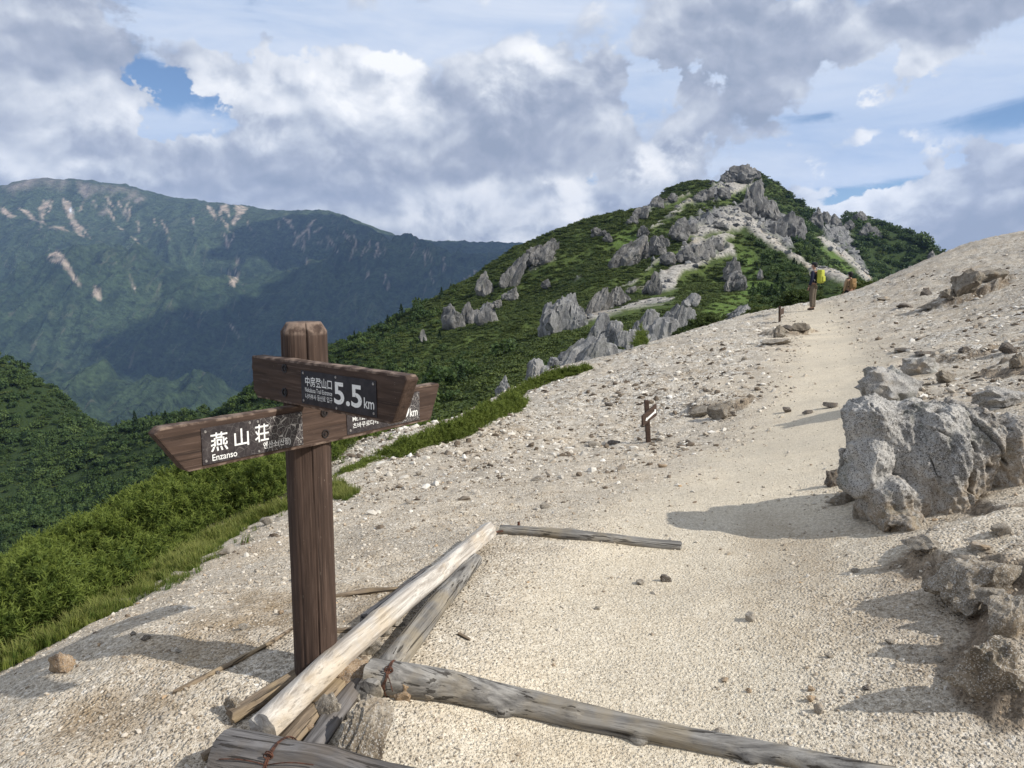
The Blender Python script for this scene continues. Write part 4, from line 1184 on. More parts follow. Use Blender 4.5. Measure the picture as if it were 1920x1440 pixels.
def slab(base, top, width, thick, seed, mat, name, par=None, sub=4, blunt=False):
    """a tapered, fractured granite fin from base to top, grooved along its length"""
    rng = np.random.default_rng(seed)
    v, f = ico(sub); v = v.copy()
    ax = np.asarray(top) - np.asarray(base); h = np.linalg.norm(ax); ax = ax / h
    X = np.array([1.0, rng.uniform(-.6, .6), 0]); X -= ax * (X @ ax); X /= np.linalg.norm(X); Yv = np.cross(ax, X)
    # squarish column, then a wedge crest and flat fracture faces
    e = 2.7 if blunt else 3.0
    q = v / ((np.abs(v) ** e).sum(1) ** (1 / e))[:, None]
    for k in range(5 if blunt else 8):
        a = rng.uniform(0, 2 * np.pi); n = np.array([math.cos(a), math.sin(a), rng.uniform(.0, .6) if blunt else rng.uniform(.2, 1.3)]); n /= np.linalg.norm(n)
        q = q - np.clip(q @ n - rng.uniform(.62, .9), 0, None)[:, None] * n
    t = (q[:, 2] + 1) * .5
    c = np.column_stack([q[:, 0] * 3.0, q[:, 1] * 3.0, t * .8]) + rng.uniform(0, 60, 3)
    gro = ridged(c, 3) - 1.0
    c2 = np.column_stack([q[:, 0] * 1.5, q[:, 1] * 1.5, t * 2.0]) + rng.uniform(0, 60, 3)
    k = (1.12 - (rng.uniform(.05, .25) if blunt else rng.uniform(.06, .34)) * t ** 1.5) * (1 + (.16 if blunt else .26) * gro + (.16 if blunt else .24) * fbm(c2, 4))
    hz = t + (.5 if blunt else 1.0) * (.09 * fbm(c2 * 1.3 + 5, 3) + .07 * gro) * smooth(t, .2, 1)
    sh = rng.uniform(-.18, .18) * t * t
    P = np.asarray(base) - ax * h * .15 + np.outer(hz * h * 1.2, ax) + np.outer((q[:, 0] * k + sh) * width * .5, X) + np.outer(q[:, 1] * k * thick * .5, Yv)
    o = mesh_object(name, P, f, mat, par)
    o.data.set_sharp_from_angle(angle=R(32))
    return o

def outcrop(label, slabs, Y0, group='granite outcrops on the ridge', name='rock_outcrop', mat=None, sub=4, thick=.8, conv=None, blunt=False):
    conv = conv or (lambda x, y: (900 + x / 3.2, 290 + y / 3.2, 1 / 3.2))
    pts = []
    for (bx, by, tx, ty, w) in slabs:
        x, y, k = conv(bx, by); X, Y, _ = conv(tx, ty)
        b = gpm(x, y, Y0); m = depth_of(b) / FPX
        t = at(X, Y, b[1] + (y - Y) * m * .12)
        pts.append((b, t, w * k * m))
    root_ = None
    if len(pts) > 1:
        c = np.mean([p[0] for p in pts], axis=0); root_ = empty(name, tuple(c)); tag(root_, label, 'rock', group)
    if Y0 < 900:
        rg = np.random.default_rng(int(Y0 + len(slabs))); extra = []
        for (b, t, w) in pts:
            for k in range(2 if sub == 4 else 1):
                s_ = rg.uniform(.5, .8); dx = rg.choice([-1, 1]) * rg.uniform(.35, .6) * w
                extra.append((b + np.array([dx, rg.uniform(-.5, .1) * w, -.1 * w]), b + (t - b) * s_ + np.array([dx * .9 + rg.uniform(-.1, .1) * w, 0, 0]), w * rg.uniform(.45, .7)))
        if len(pts) > 1: pts = pts + extra
    for i, (b, t, w) in enumerate(pts):
        o = slab(b, t, w * (1.12 if blunt else 1.3), w * thick, int(abs(b[0] * 7 + b[1] * 3) * 10) + i * 13, mat or (M_TOR if Y0 < 160 else M_FARTOR), 'slab' if root_ else name, None, sub, blunt)
        if root_: o.parent = root_; o.matrix_parent_inverse = Matrix.Translation(-Vector(root_.location))
        else: tag(o, label, 'rock', group)

outcrop('pale clustered granite tor of upright rounded slabs at the gravel edge', [(505,1275,612,1105,118),(575,1285,690,1105,118),(655,1275,745,1105,110),(745,1255,800,1145,160),(715,1110,765,962,95),(790,1135,812,1000,120),(850,1160,862,1060,80),(908,1205,917,1055,82)], 55, blunt=True)
outcrop('grey granite fins leaning together, between the pale tor and the dark bush', [(985,1125,1022,935,118),(1088,1155,1132,982,165),(1185,1115,1250,880,115),(1240,1105,1268,965,95),(1252,895,1302,838,65),(1145,995,1190,900,70)], 75, blunt=True)
outcrop('rounded grey granite block standing left of the pale tor', [(325,1370,345,1233,112),(430,1300,452,1222,74)], 45, blunt=True)
outcrop('small pointed grey spike at the gravel edge, lowest of the outcrops', [(135,1450,150,1332,66)], 40)
outcrop('big grey leaning monolith below the sand trail', [(465,1065,515,832,160),(535,1005,542,858,105),(595,995,590,903,58)], 130)
outcrop('twin grey horns standing along the sand trail', [(690,945,772,785,70),(745,925,770,850,60),(825,895,830,788,80),(865,875,870,828,42)], 170)
outcrop('thin grey fin beside the pale sand patch below the rocky rib', [(1040,832,1058,708,58),(1000,825,1030,758,44),(900,822,935,790,34)], 200, sub=3)
outcrop('large grey fins stepping up the green mid slope', [(858,660,985,488,105),(955,610,1002,500,95),(1050,595,1062,488,75),(838,645,920,560,64),(985,485,970,428,52),(1090,545,1102,488,48)], 270)
outcrop('grey blocks on the shoulder left of the big scree bowl', [(1190,485,1240,378,85),(1178,505,1212,430,64),(1262,475,1292,412,64),(1440,440,1440,405,60)], 380, sub=3)
outcrop('lone grey boulder at the start of the grooved rib', [(1120,655,1136,583,74)], 220, sub=3)
outcrop('grooved grey rib of slabs above the tan sand slope', [(1200,635,1225,565,60),(1235,632,1262,555,64),(1295,625,1332,528,74),(1352,605,1392,508,74),(1412,565,1442,498,64),(1270,640,1300,585,50),(1330,600,1350,550,56)], 260, sub=3)
outcrop('tilted pale slabs on the left skyline ridge', [(178,775,262,600,74),(288,655,342,556,74),(360,645,422,528,76),(212,700,232,640,50),(432,565,456,508,42),(320,640,385,560,70)], 390)
outcrop('rock fin at the left end of the skyline ridge', [(8,835,42,708,64),(48,820,60,765,40)], 370, sub=3)
outcrop('pale broken outcrop low on the left flank', [(18,1015,60,888,95),(90,910,128,868,50),(-40,1000,-10,930,60)], 300, sub=3)
outcrop('single small grey stone in the green flank', [(390,798,406,748,46)], 260, sub=3)
outcrop('pair of small pale rocks under the left skyline slabs', [(180,865,220,798,60),(150,870,165,830,40)], 330, sub=3)
outcrop('pale spires farthest left on the forested flank', [(-180,1040,-160,895,90),(-90,1000,-75,880,60),(-345,1120,-340,1050,34)], 320, sub=3)
outcrop('jagged summit block on the peak', [(1555,155,1592,62,115),(1500,158,1542,92,76),(1632,135,1638,78,54),(1465,165,1500,128,56),(1590,120,1602,58,50)], 690, sub=3)
outcrop('steep grey cliff slabs below the summit', [(1640,335,1655,165,96),(1742,385,1748,272,86),(1855,490,1872,342,116),(1700,365,1702,245,76),(1792,490,1802,378,66),(1660,300,1688,150,60),(1600,340,1620,260,70),(1900,500,1905,400,60)], 590, sub=3)
outcrop('grey slabs on the skyline between summit and shoulder', [(1355,265,1402,198,64),(1318,265,1350,208,46),(1450,255,1472,190,60),(1300,275,1320,235,40)], 600, sub=3)
outcrop('pale rock pillar in the green gully on the right', [(1505,745,1526,620,70),(1528,805,1542,700,76)], 230)
outcrop('slim pale rock just right of the rock pillar', [(1680,745,1680,688,28)], 235, sub=3)
outcrop('low pale ledge rising from the dark bushes near the crest', [(1505,1010,1590,905,90),(1580,975,1602,903,64)], 60)
outcrop('small rocks on the skyline saddle', [(698,485,716,442,54),(760,520,772,470,40),(740,480,748,452,30)], 430, sub=3)
outcrop('row of grey rocks along the upper left skyline', [(915,410,945,360,44),(965,375,1002,305,64),(1052,315,1076,252,54),(1140,275,1180,240,40)], 500, sub=3)
c4 = lambda x, y: (1300 + x / 3.097, 290 + y / 3.097, 1 / 3.097)
outcrop('grey crag tower in the notch between the two summits', [(718,410,730,312,72),(762,400,766,328,44)], 650, sub=3, conv=c4)
outcrop('small crag tooth right of the notch tower', [(826,410,822,342,44)], 680, sub=3, conv=c4)
outcrop('rocky cap and cliff of the second summit', [(970,385,980,328,66),(1000,470,1010,395,60),(905,430,908,378,40),(1050,480,1060,420,46)], 790, sub=3, conv=c4)
outcrop('pale cliff low on the far right slope above the gravel', [(1262,725,1290,632,80),(1315,705,1322,640,60)], 500, sub=3, conv=c4)
outcrop('pale rock at the right end of the second summit ridge', [(1382,620,1388,556,54)], 700, sub=3, conv=c4)

# ------------------------------------------------------------------ the big boulder by the path
def boulder():
    Yb = gph(1690, 992)[1]
    k = Yb / 3.95
    E = [(1690,868,90,108,4.40,.27,0),(1640,790,56,46,4.36,.22,-8),(1715,786,62,40,4.46,.24,5),(1622,868,38,68,4.26,.18,5),(1812,862,102,118,4.48,.32,8),(1690,940,74,56,4.26,.22,0),
         (1726,864,30,98,4.22,.17,16),(1774,868,31,114,4.17,.17,14),(1826,860,31,110,4.2,.18,13),(1878,872,34,100,4.2,.19,15),(1664,940,42,52,4.16,.18,-6),(1786,950,27,48,4.06,.14,8),(1702,982,62,26,4.0,.17,0),(1850,958,42,38,4.08,.17,0)]
    v0, f = ico(4); rg = np.random.default_rng(12)
    V, F = [], []
    for i, (px, py, rx, ry, Y, rz, tilt) in enumerate(E):
        c = at(px, py, Y * k); m = depth_of(c) / FPX
        v = v0 / ((np.abs(v0) ** 2.8).sum(1) ** (1 / 2.8))[:, None]
        for _ in range(7):
            n_ = rg.normal(size=3); n_ /= np.linalg.norm(n_); v = v - np.clip(v @ n_ - rg.uniform(.66, .92), 0, None)[:, None] * n_
        q = v * np.array([rx * m, rz, ry * m])
        cs, sn = math.cos(R(tilt)), math.sin(R(tilt))
        q = np.column_stack([q[:, 0] * cs + q[:, 2] * sn, q[:, 1], -q[:, 0] * sn + q[:, 2] * cs])
        F.append(f + len(v) * i); V.append(q + c)
    o = mesh_object('boulder', np.vstack(V), np.vstack(F), M_BOULDER)
    md = o.modifiers.new('remesh', 'REMESH'); md.mode = 'VOXEL'; md.voxel_size = .0062; md.use_smooth_shade = True
    dg = bpy.context.evaluated_depsgraph_get(); dg.update()
    me = bpy.data.meshes.new_from_object(o.evaluated_get(dg)); o.modifiers.clear(); old = o.data; o.data = me; bpy.data.meshes.remove(old)
    n = len(me.vertices); co = np.empty(n * 3); me.vertices.foreach_get('co', co); co = co.reshape(-1, 3)
    ed = np.empty(len(me.edges) * 2, np.int32); me.edges.foreach_get('vertices', ed); ed = ed.reshape(-1, 2)
    def relax(c, it):
        for _ in range(it):
            s = np.zeros_like(c); w = np.zeros(len(c))
            np.add.at(s, ed[:, 0], c[ed[:, 1]]); np.add.at(s, ed[:, 1], c[ed[:, 0]])
            np.add.at(w, ed[:, 0], 1); np.add.at(w, ed[:, 1], 1)
            c = .4 * c + .6 * s / np.maximum(w, 1)[:, None]
        return c
    co = relax(co, 14)
    me.vertices.foreach_set('co', co.ravel()); me.update()
    no = np.empty(n * 3); me.vertex_normals.foreach_get('vector', no); no = no.reshape(-1, 3)
    # bedding grooves leaning down to the left, fractures and a coarse weathered skin
    lean = co[:, 0] + .32 * co[:, 2]
    q = np.column_stack([lean * 7.0, co[:, 1] * 3.0, co[:, 2] * 1.1])
    q[:, 2] *= .5
    d = .018 * (ridged(q, 4) - 1.0)
    d += .009 * (ridged(np.column_stack([lean * 19.0, co[:, 1] * 8.0, co[:, 2] * 3.2]) + 5, 3) - 1.0) * smooth(fbm(co * 2.2 + 31, 2), -.3, .3)
    d += .010 * fbm(co * 5.0 + 3, 4)
    d += .007 * fbm(co * 22.0, 3) + .0065 * fbm(co * 50.0, 2)
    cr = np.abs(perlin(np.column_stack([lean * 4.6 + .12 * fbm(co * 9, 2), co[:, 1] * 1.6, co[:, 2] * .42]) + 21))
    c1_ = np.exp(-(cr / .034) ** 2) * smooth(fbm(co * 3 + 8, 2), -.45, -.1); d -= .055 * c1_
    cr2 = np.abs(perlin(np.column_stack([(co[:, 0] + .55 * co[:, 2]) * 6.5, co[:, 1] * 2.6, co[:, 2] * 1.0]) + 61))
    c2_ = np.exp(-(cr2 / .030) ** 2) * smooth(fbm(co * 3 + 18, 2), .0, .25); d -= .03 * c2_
    co = co + no * d[:, None]
    me.vertices.foreach_set('co', co.ravel()); me.update()
    base_z = near_z(co[:, 0], co[:, 1], False)
    stain = smooth(.26 - (co[:, 2] - base_z) + .12 * fbm(co * 6, 3), 0, .26) + .45 * smooth(co[:, 0] - 2.42 + .1 * fbm(co * 5, 2), 0, .2)
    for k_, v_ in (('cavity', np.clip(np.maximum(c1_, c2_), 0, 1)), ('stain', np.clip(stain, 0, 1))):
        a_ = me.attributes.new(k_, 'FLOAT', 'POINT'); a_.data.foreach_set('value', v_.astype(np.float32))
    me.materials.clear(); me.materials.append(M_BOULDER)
    return tag(o, 'large pale grooved granite boulder beside the right edge of the path', 'boulder')
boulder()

# ------------------------------------------------------------------ stones
_stone_mesh = {}
def stone(px, py, w, h, mat, label, name='stone', cat='stone', group=None, sub=3, seed=None, sink=.3, rough=.28, depth=.8, tilt=0.0, Y=None):
    """w, h: size in photograph pixels; py: the foot of the stone"""
    b = gph(px, py, 0.0) if Y is None else at(px, py, Y)
    m = depth_of(b) / FPX; seed = seed if seed is not None else int(px * 3 + py * 7)
    v, f = rock_shape(sub, seed, rough)
    v = v * np.array([w * .5 * m, w * .5 * m * depth, h * .5 * m / (1 - sink * .5)])
    c, s = math.cos(R(tilt)), math.sin(R(tilt))
    v = np.column_stack([v[:, 0] * c + v[:, 2] * s, v[:, 1], -v[:, 0] * s + v[:, 2] * c])
    zlo = v[:, 2].min(); H = v[:, 2].max() - zlo
    v[:, 2] -= zlo + H * sink * .5
    o = mesh_object(name, v, f, mat, smooth_shade=sub > 2)
    o.location = (b[0], b[1] + w * .25 * m, near_z(b[0], b[1] + w * .25 * m) if Y is None else b[2])
    if sub > 2: o.data.set_sharp_from_angle(angle=R(38))
    return tag(o, label, cat, group)
GS = 'stones packed between the logs'
stone(650, 1297, 78, 66, M_OCHRE, 'dark ochre stone wedged against the end of the knotted log', group=GS, sub=4)
_b = gph(668, 1432); _m = depth_of(_b) / FPX
tag(slab(_b, at(716, 1318, _b[1] + .10), 84 * _m, 52 * _m, 97, M_LEDGE, 'stone', None, 5, True), 'tall slab-like grey brown rock leaning between the front logs', 'stone', GS)
stone(760, 1318, 60, 34, M_OCHRE, 'flat orange brown stone beside the knotted log', group=GS, sub=4)
stone(803, 1316, 34, 22, M_STONE, 'pale stone right of the flat orange brown one', group=GS)
stone(727, 1298, 16, 15, M_STONE, 'little white stone under the wire tie of the knotted log', group=GS)
stone(682, 1312, 24, 22, M_STONE, 'pale stone tucked on top of the leaning slab rock', group=GS)
stone(602, 1322, 58, 34, M_OCHRE, 'flat tan stone right under the white log', group=GS, sub=4)
stone(614, 1362, 44, 58, M_STONE, 'tan boulder-like stone between split log and sunken log', group=GS, sub=4, tilt=15)
stone(664, 1266, 40, 44, M_STONE, 'cream stone above the dark ochre one', group=GS, sub=4, tilt=-20)
stone(690, 1232, 46, 40, M_STONE, 'cream angular stone beside the upper end of the grey log', group=GS, sub=4, tilt=30)
stone(722, 1196, 34, 24, M_STONE, 'pale stone in the gap under the middle of the white log', group=GS)
stone(742, 1176, 30, 18, M_STONE, 'highest pale stone in the gap between white and grey logs', group=GS)
stone(668, 1318, 20, 18, M_STONE, 'small pale stone below the dark ochre stone', group=GS)
stone(580, 1388, 26, 34, M_OCHRE, 'brown stone at the lower end of the split log', group=GS)
stone(655, 1352, 16, 14, M_STONE, 'pebble-sized white stone on the sunken log', group=GS)
stone(660, 1412, 26, 18, M_STONE, 'pale stone at the edge of the thick dark log', group=GS)
stone(440, 1352, 50, 40, M_LEDGE, 'dark crumbly stone at the left end of the white log', group=GS, sub=4)
# rocks round the boulder
GB = 'rocks around the big boulder'
stone(1566, 912, 34, 36, M_DARKSTONE, 'dark stone touching the left foot of the big boulder', 'rock', 'rock', GB, 4)
stone(1608, 975, 20, 30, M_STONE, 'narrow upright stone at the front left foot of the boulder', 'rock', 'rock', GB, 4)
stone(1585, 945, 60, 22, M_STONE, 'low crumbled grey stone heaped left of the boulder', 'rock', 'rock', GB, 4)
M_ROCK2 = material('pale_granite_rock', granite((.54, .52, .48), (.37, .355, .33), (.15, .14, .135), 5.0, bump=.018, tint=(.36, .27, .17), lichen=.35, speck=1.3), .9, .2)
stone(1690, 752, 110, 62, M_ROCK2, 'rounded grey rock just behind the left half of the boulder', 'rock', 'rock', GB, 5, sink=.5)
stone(1735, 702, 76, 30, M_ROCK2, 'low whitish hump of rock above the rounded grey rock', 'rock', 'rock', GB, 4, sink=.6)
stone(1775, 720, 40, 24, M_LEDGE, 'brown stone right of the whitish hump', 'rock', 'rock', GB, 4)
stone(1893, 764, 96, 40, M_ROCK2, 'broken grey rock shelf right behind the boulder', 'rock', 'rock', GB, 5, sink=.4)
stone(1893, 664, 30, 26, M_DARKSTONE, 'brown stone casting a long shadow on the right slope', 'rock', 'rock', GB, 4, sink=.15)
stone(1912, 690, 26, 30, M_LEDGE, 'squarish stone at the right edge just below the shadowed one', 'rock', 'rock', GB, 4)
stone(1860, 1118, 180, 78, M_LEDGE, 'brown ledge rock with a broken face, below the boulder', 'rock', 'rock', GB, 5, sink=.75, rough=.34)
stone(1880, 1140, 70, 34, M_STONE, 'grey flat stone under the brown ledge rock', 'rock', 'rock', GB, 4)
stone(1905, 1190, 80, 60, M_LEDGE, 'crumbling dark brown rock between the two ledges', 'rock', 'rock', GB, 4, sink=.7)
stone(1870, 1320, 130, 116, M_LEDGE, 'lowest dark brown rock in the bottom right corner', 'rock', 'rock', GB, 5, sink=.65, rough=.34)
stone(1742, 1032, 70, 26, M_STONE, 'pale grey stone lying in front of the boulder', 'rock', 'rock', GB, 4)
stone(1845, 1040, 66, 18, M_STONE, 'flat grey stone between the boulder and the brown ledge', 'rock', 'rock', GB, 4)
# rock bands on the slope
GC = 'rocks breaking the gravel slope'
stone(1825, 556, 70, 40, M_LEDGE, 'largest brown rock of the band high on the right slope', 'rock', 'rock', GC, 4, tilt=-14)
stone(1785, 566, 40, 20, M_LEDGE, 'low brown rock left of the largest in the upper band', 'rock', 'rock', GC, 4, tilt=-14)
stone(1862, 528, 56, 26, M_LEDGE, 'flat topped rock at the upper end of the brown band', 'rock', 'rock', GC, 4, tilt=-14)
stone(1738, 556, 24, 22, M_DARKSTONE, 'small dark cubic rock near the lower end of the brown band', 'rock', 'rock', GC)
stone(1748, 582, 40, 12, M_LEDGE, 'flat dark stone below the small cubic rock', 'rock', 'rock', GC)
stone(1702, 578, 34, 10, M_DARKSTONE, 'thin dark slab lowest on the brown band', 'rock', 'rock', GC)
stone(1348, 788, 46, 26, M_LEDGE, 'brown rock right of the arrow sign', 'rock', 'rock', GC, 4)
stone(1312, 784, 46, 18, M_STONE, 'grey wedge of rock beside the brown one near the arrow sign', 'rock', 'rock', GC, 4, tilt=-14)
stone(1374, 780, 14, 10, M_DARKSTONE, 'small dark stone at the right of the brown rock near the arrow sign', 'rock', 'rock', GC)
stone(1465, 634, 30, 24, M_LEDGE, 'pointed brown rock below the marker post', 'rock', 'rock', GC, 4)
stone(1502, 626, 36, 16, M_LEDGE, 'rounded brown rock beside the pale path near the crest', 'rock', 'rock', GC, 4)
stone(1460, 648, 50, 12, M_STONE, 'flat stone in front of the pointed brown rock', 'rock', 'rock', GC, 4)
stone(1480, 622, 22, 12, M_DARKSTONE, 'dark stone between the pointed and the rounded brown rocks', 'rock', 'rock', GC)
stone(1562, 764, 34, 12, M_DARKSTONE, 'flat dark stone at the edge of the path left of the boulder', 'rock', 'rock', GC)
stone(1476, 774, 18, 12, M_DARKSTONE, 'dark lump of stone in the middle of the path', 'rock', 'rock', GC)
stone(1517, 776, 20, 10, M_DARKSTONE, 'dark stone right of the lump in the path', 'rock', 'rock', GC)
stone(1250, 1092, 20, 14, M_DARKSTONE, 'dark brown stone alone on the pale gravel', 'rock', 'rock', GC)
stone(1200, 1096, 18, 9, M_STONE, 'white stone left of the lone dark brown one', 'rock', 'rock', GC)
stone(1008, 902, 26, 10, M_LEDGE, 'brown stone on the gravel between signpost and arrow sign', 'rock', 'rock', GC)
stone(1408, 1166, 20, 16, M_STONE, 'grey stone on the open gravel right of centre', 'rock', 'rock', GC)
stone(1538, 1338, 20, 18, M_STONE, 'pale stone near the bottom right of the path', 'rock', 'rock', GC)
stone(1020, 954, 22, 12, M_STONE, 'grey rounded stone beyond the thin log', 'rock', 'rock', GC)
stone(1115, 838, 36, 9, M_STONE, 'flat grey stone left of the arrow sign', 'rock', 'rock', GC)
stone(1150, 834, 22, 8, M_DARKSTONE, 'dark flat stone at the foot of the arrow sign', 'rock', 'rock', GC)
stone(500, 985, 26, 14, M_STONE, 'pale rock at the grass edge left of the signpost', 'rock', 'rock', GC)
stone(425, 1040, 34, 20, M_STONE, 'pale rock in the gravel edge below the first grass rock', 'rock', 'rock', GC)
stone(332, 1085, 30, 16, M_STONE, 'cream rock on the gravel edge against the grass', 'rock', 'rock', GC)
stone(228, 1135, 32, 14, M_STONE, 'flat pale rock in the grass beside the leafy plant', 'rock', 'rock', GC)
stone(112, 1265, 46, 34, M_OCHRE, 'tan rock low on the left where the grass ends', 'rock', 'rock', GC, 4)
stone(458, 1182, 22, 12, M_STONE, 'small cream stone on the sandy patch left of the post', 'rock', 'rock', GC)
stone(1880, 1006, 40, 20, M_STONE, 'grey stone by the right foot of the boulder', 'rock', 'rock', GC)
stone(1660, 566, 26, 10, M_STONE, 'grey flat stone on the slope just right of the half hidden hiker', 'rock', 'rock', GC)
stone(1700, 660, 46, 8, M_DARKSTONE, 'long dark streak of stone midway up the right slope', 'rock', 'rock', GC)
stone(1745, 666, 50, 8, M_DARKSTONE, 'second dark streak of stone just right of the first', 'rock', 'rock', GC)
stone(1810, 660, 18, 12, M_DARKSTONE, 'dark stone on the slope between the streaks and the shadowed stone', 'rock', 'rock', GC)
for i in range(28):
    # middling stones lying about, nothing tells them apart
    while True:
        px, py = RNG.uniform(60, 1890), RNG.uniform(640, 1420)
        b = gph(px, py)
        if b[1] < 40 and path_dist(b[0], b[1]) > .25 and not (560 < px < 960 and py > 960) and not (px < 620 and py < 1320 - px * .62) and not (px > 1540 and 720 < py < 1000) and py > 1270 - px * .62: break
    w = RNG.uniform(10, 19)
    stone(px, py, w, w * RNG.uniform(.4, .7), [M_STONE, M_STONE, M_OCHRE, M_DARKSTONE, M_STONE][i % 5], 'small weathered stone lying loose on the gravel', 'loose_stone', 'stone', 'loose stones scattered over the gravel', 3 if py > 900 else 2, seed=i % 12 + 5)
# ------------------------------------------------------------------ leaves and needles
def leafmat(name, c0, c1, trans=.25, tipc=None):
    def f():
        P = position(); r = objrandom()
        n = noise(P, .05, 3, .5); n2 = noise(P, 2.2, 3, .6)
        c = mix(clamp01(r * .75 + (n - .5) * 1.2 + (n2 - .5) * .7), c0, c1)
        if tipc: c = mix(sstep(attr('tip'), .3, 1.0) * .75, c, tipc)
        return dict(color=c, trans=trans)
    return material(name, f, .65, .25)
M_PINE = leafmat('dwarf_pine_needles', (.075, .115, .022), (.150, .200, .037), .30, (.225, .265, .050))
M_CROWN = leafmat('tree_leaves', (.042, .076, .022), (.100, .145, .038), .27)
M_CONIF = leafmat('conifer_leaves', (.022, .044, .018), (.048, .078, .028), .18)
M_SHRUB = leafmat('ridge_shrub_leaves', (.058, .086, .022), (.120, .150, .036), .25)
M_GRASS = leafmat('grass_blades', (.075, .125, .018), (.235, .255, .050), .38, (.30, .29, .09))
M_LEAFY = leafmat('plant_leaves', (.07, .12, .025), (.13, .19, .04), .35)
M_TWIG = material('twig_bark', lambda: dict(color=(.06, .042, .03)), .9, .1)

PROTO = bpy.data.collections.new('plant_sources')
def proto(name, verts, faces, mat, attrs=None):
    me = bpy.data.meshes.new(name); me.from_pydata(np.asarray(verts).tolist(), [], [tuple(int(i) for i in f) for f in faces]); me.materials.append(mat)
    for k, v in (attrs or {}).items():
        a = me.attributes.new(k, 'FLOAT', 'POINT'); a.data.foreach_set('value', np.asarray(v, np.float32))
    o = bpy.data.objects.new(name, me); return o
def unit(v): return v / (np.linalg.norm(v, axis=-1, keepdims=True) + 1e-9)
def pine_tuft(seed):
    rng = np.random.default_rng(seed); V, F, T = [], [], []
    for b in range(4):
        d = unit(np.array([rng.normal() * .55, rng.normal() * .55, 1.0])); L = rng.uniform(.7, 1.15)
        for k in range(26):
            t = .25 + .75 * k / 25; p = d * L * t
            nd = unit(d * rng.uniform(.5, 1.1) + rng.normal(size=3) * .75); ln = rng.uniform(.28, .46) * (1.15 - .4 * t)
            s = unit(np.cross(nd, rng.normal(size=3))) * .032
            i = len(V); V += [p - s, p + s, p + nd * ln]; F.append((i, i + 1, i + 2)); T += [t * .6, t * .6, t]
    return V, F, T
def crown(seed, n, leaf, shape):
    rng = np.random.default_rng(seed); V, F = [], []
    cl = unit(rng.normal(size=(9, 3))); cl[:, 2] = np.abs(cl[:, 2]) * 1.1
    for k in range(n):
        c = cl[rng.integers(9)] * .62; p = c + unit(rng.normal(size=3)) * rng.uniform(.25, .46)
        if shape == 'cone':
            h = rng.uniform(0, 1) ** .8; a = rng.uniform(0, 6.283); rr = (1 - h) * .62 * rng.uniform(.55, 1.1) * (1 + .25 * math.sin(h * 34)); p = np.array([rr * math.cos(a), rr * math.sin(a), h * 2.1])
        else: p = p * np.array([1, 1, .8 if shape == 'tree' else .5]) + np.array([0, 0, .55 if shape == 'tree' else .22])
        nd = unit(rng.normal(size=3) + np.array([0, 0, .8]) + p * .6)
        u = unit(np.cross(nd, rng.normal(size=3))); w = np.cross(nd, u); l = leaf * rng.uniform(.6, 1.3)
        i = len(V); V += [p - u * l * .5, p + w * l * .45, p + u * l * .6, p - w * l * .4]; F.append((i, i + 1, i + 2, i + 3))
    if shape != 'cone':
        pass
    return V, F
def tuft_grass(seed):
    rng = np.random.default_rng(seed); V, F, T = [], [], []
    for k in range(26):
        p = np.array([rng.normal() * .16, rng.normal() * .16, 0]); a = rng.uniform(0, 6.283); b = rng.uniform(.1, .75); L = rng.uniform(.6, 1.1)
        d = np.array([math.cos(a), math.sin(a), 0]); s = np.array([-d[1], d[0], 0]) * .018
        m = p + d * b * .3 * L + np.array([0, 0, .62 * L]); e = p + d * b * .85 * L + np.array([0, 0, .9 * L])
        i = len(V); V += [p - s, p + s, m + s * .8, m - s * .8, e]; F += [(i, i + 1, i + 2, i + 3), (i + 3, i + 2, i + 4)]; T += [0, 0, .5, .5, 1]
    return V, F, T
def coll(name, objs):
    c = bpy.data.collections.new(name)
    for o in objs: c.objects.link(o)
    return c
C_PINE = coll('pine_tufts', [proto('pine_tuft', *pine_tuft(i)[:2], M_PINE, {'tip': pine_tuft(i)[2]}) for i in range(4)])
C_GRASS = coll('grass_tufts', [proto('grass_tuft', *tuft_grass(i)[:2], M_GRASS, {'tip': tuft_grass(i)[2]}) for i in range(4)])
C_TREE = coll('tree_crowns', [proto('tree_crown', *crown(i, 230, .27, 'tree'), M_CROWN) for i in range(4)] + [proto('tree_crown', *crown(40 + i, 210, .25, 'cone'), M_CONIF) for i in range(2)])
C_SHRUB = coll('shrub_crowns', [proto('shrub_crown', *crown(20 + i, 190, .24, 'shrub'), M_SHRUB) for i in range(4)])
def pebble(seed):
    v, f = rock_shape(1, seed, .3, .5, 0); return v * np.array([1, .8, .6]), f
M_PEBBLE = material('pebbles', lambda: dict(color=mix(sstep(noise(position(), 90, 3), .35, .7) * .35, ramp(objrandom(), [(0, (.17, .13, .095)), (.12, (.30, .25, .19)), (.5, (.48, .43, .355)), (.8, (.60, .55, .47)), (.95, (.62, .58, .51)), (1, (.42, .29, .17))]), (.34, .27, .19))), .95, .1)
M_CHIP = material('gravel_chips', lambda: dict(color=ramp(objrandom(), [(0, (.08, .062, .045)), (.30, (.18, .145, .11)), (.50, (.38, .335, .275)), (.75, (.56, .52, .45)), (1, (.70, .67, .61))])), .95, .1)
C_CHIP = coll('chip_shapes', [proto('chip', *pebble(80 + i), M_CHIP) for i in range(6)])
C_PEB = coll('pebble_shapes', [proto('pebble', *pebble(60 + i), M_PEBBLE) for i in range(6)])

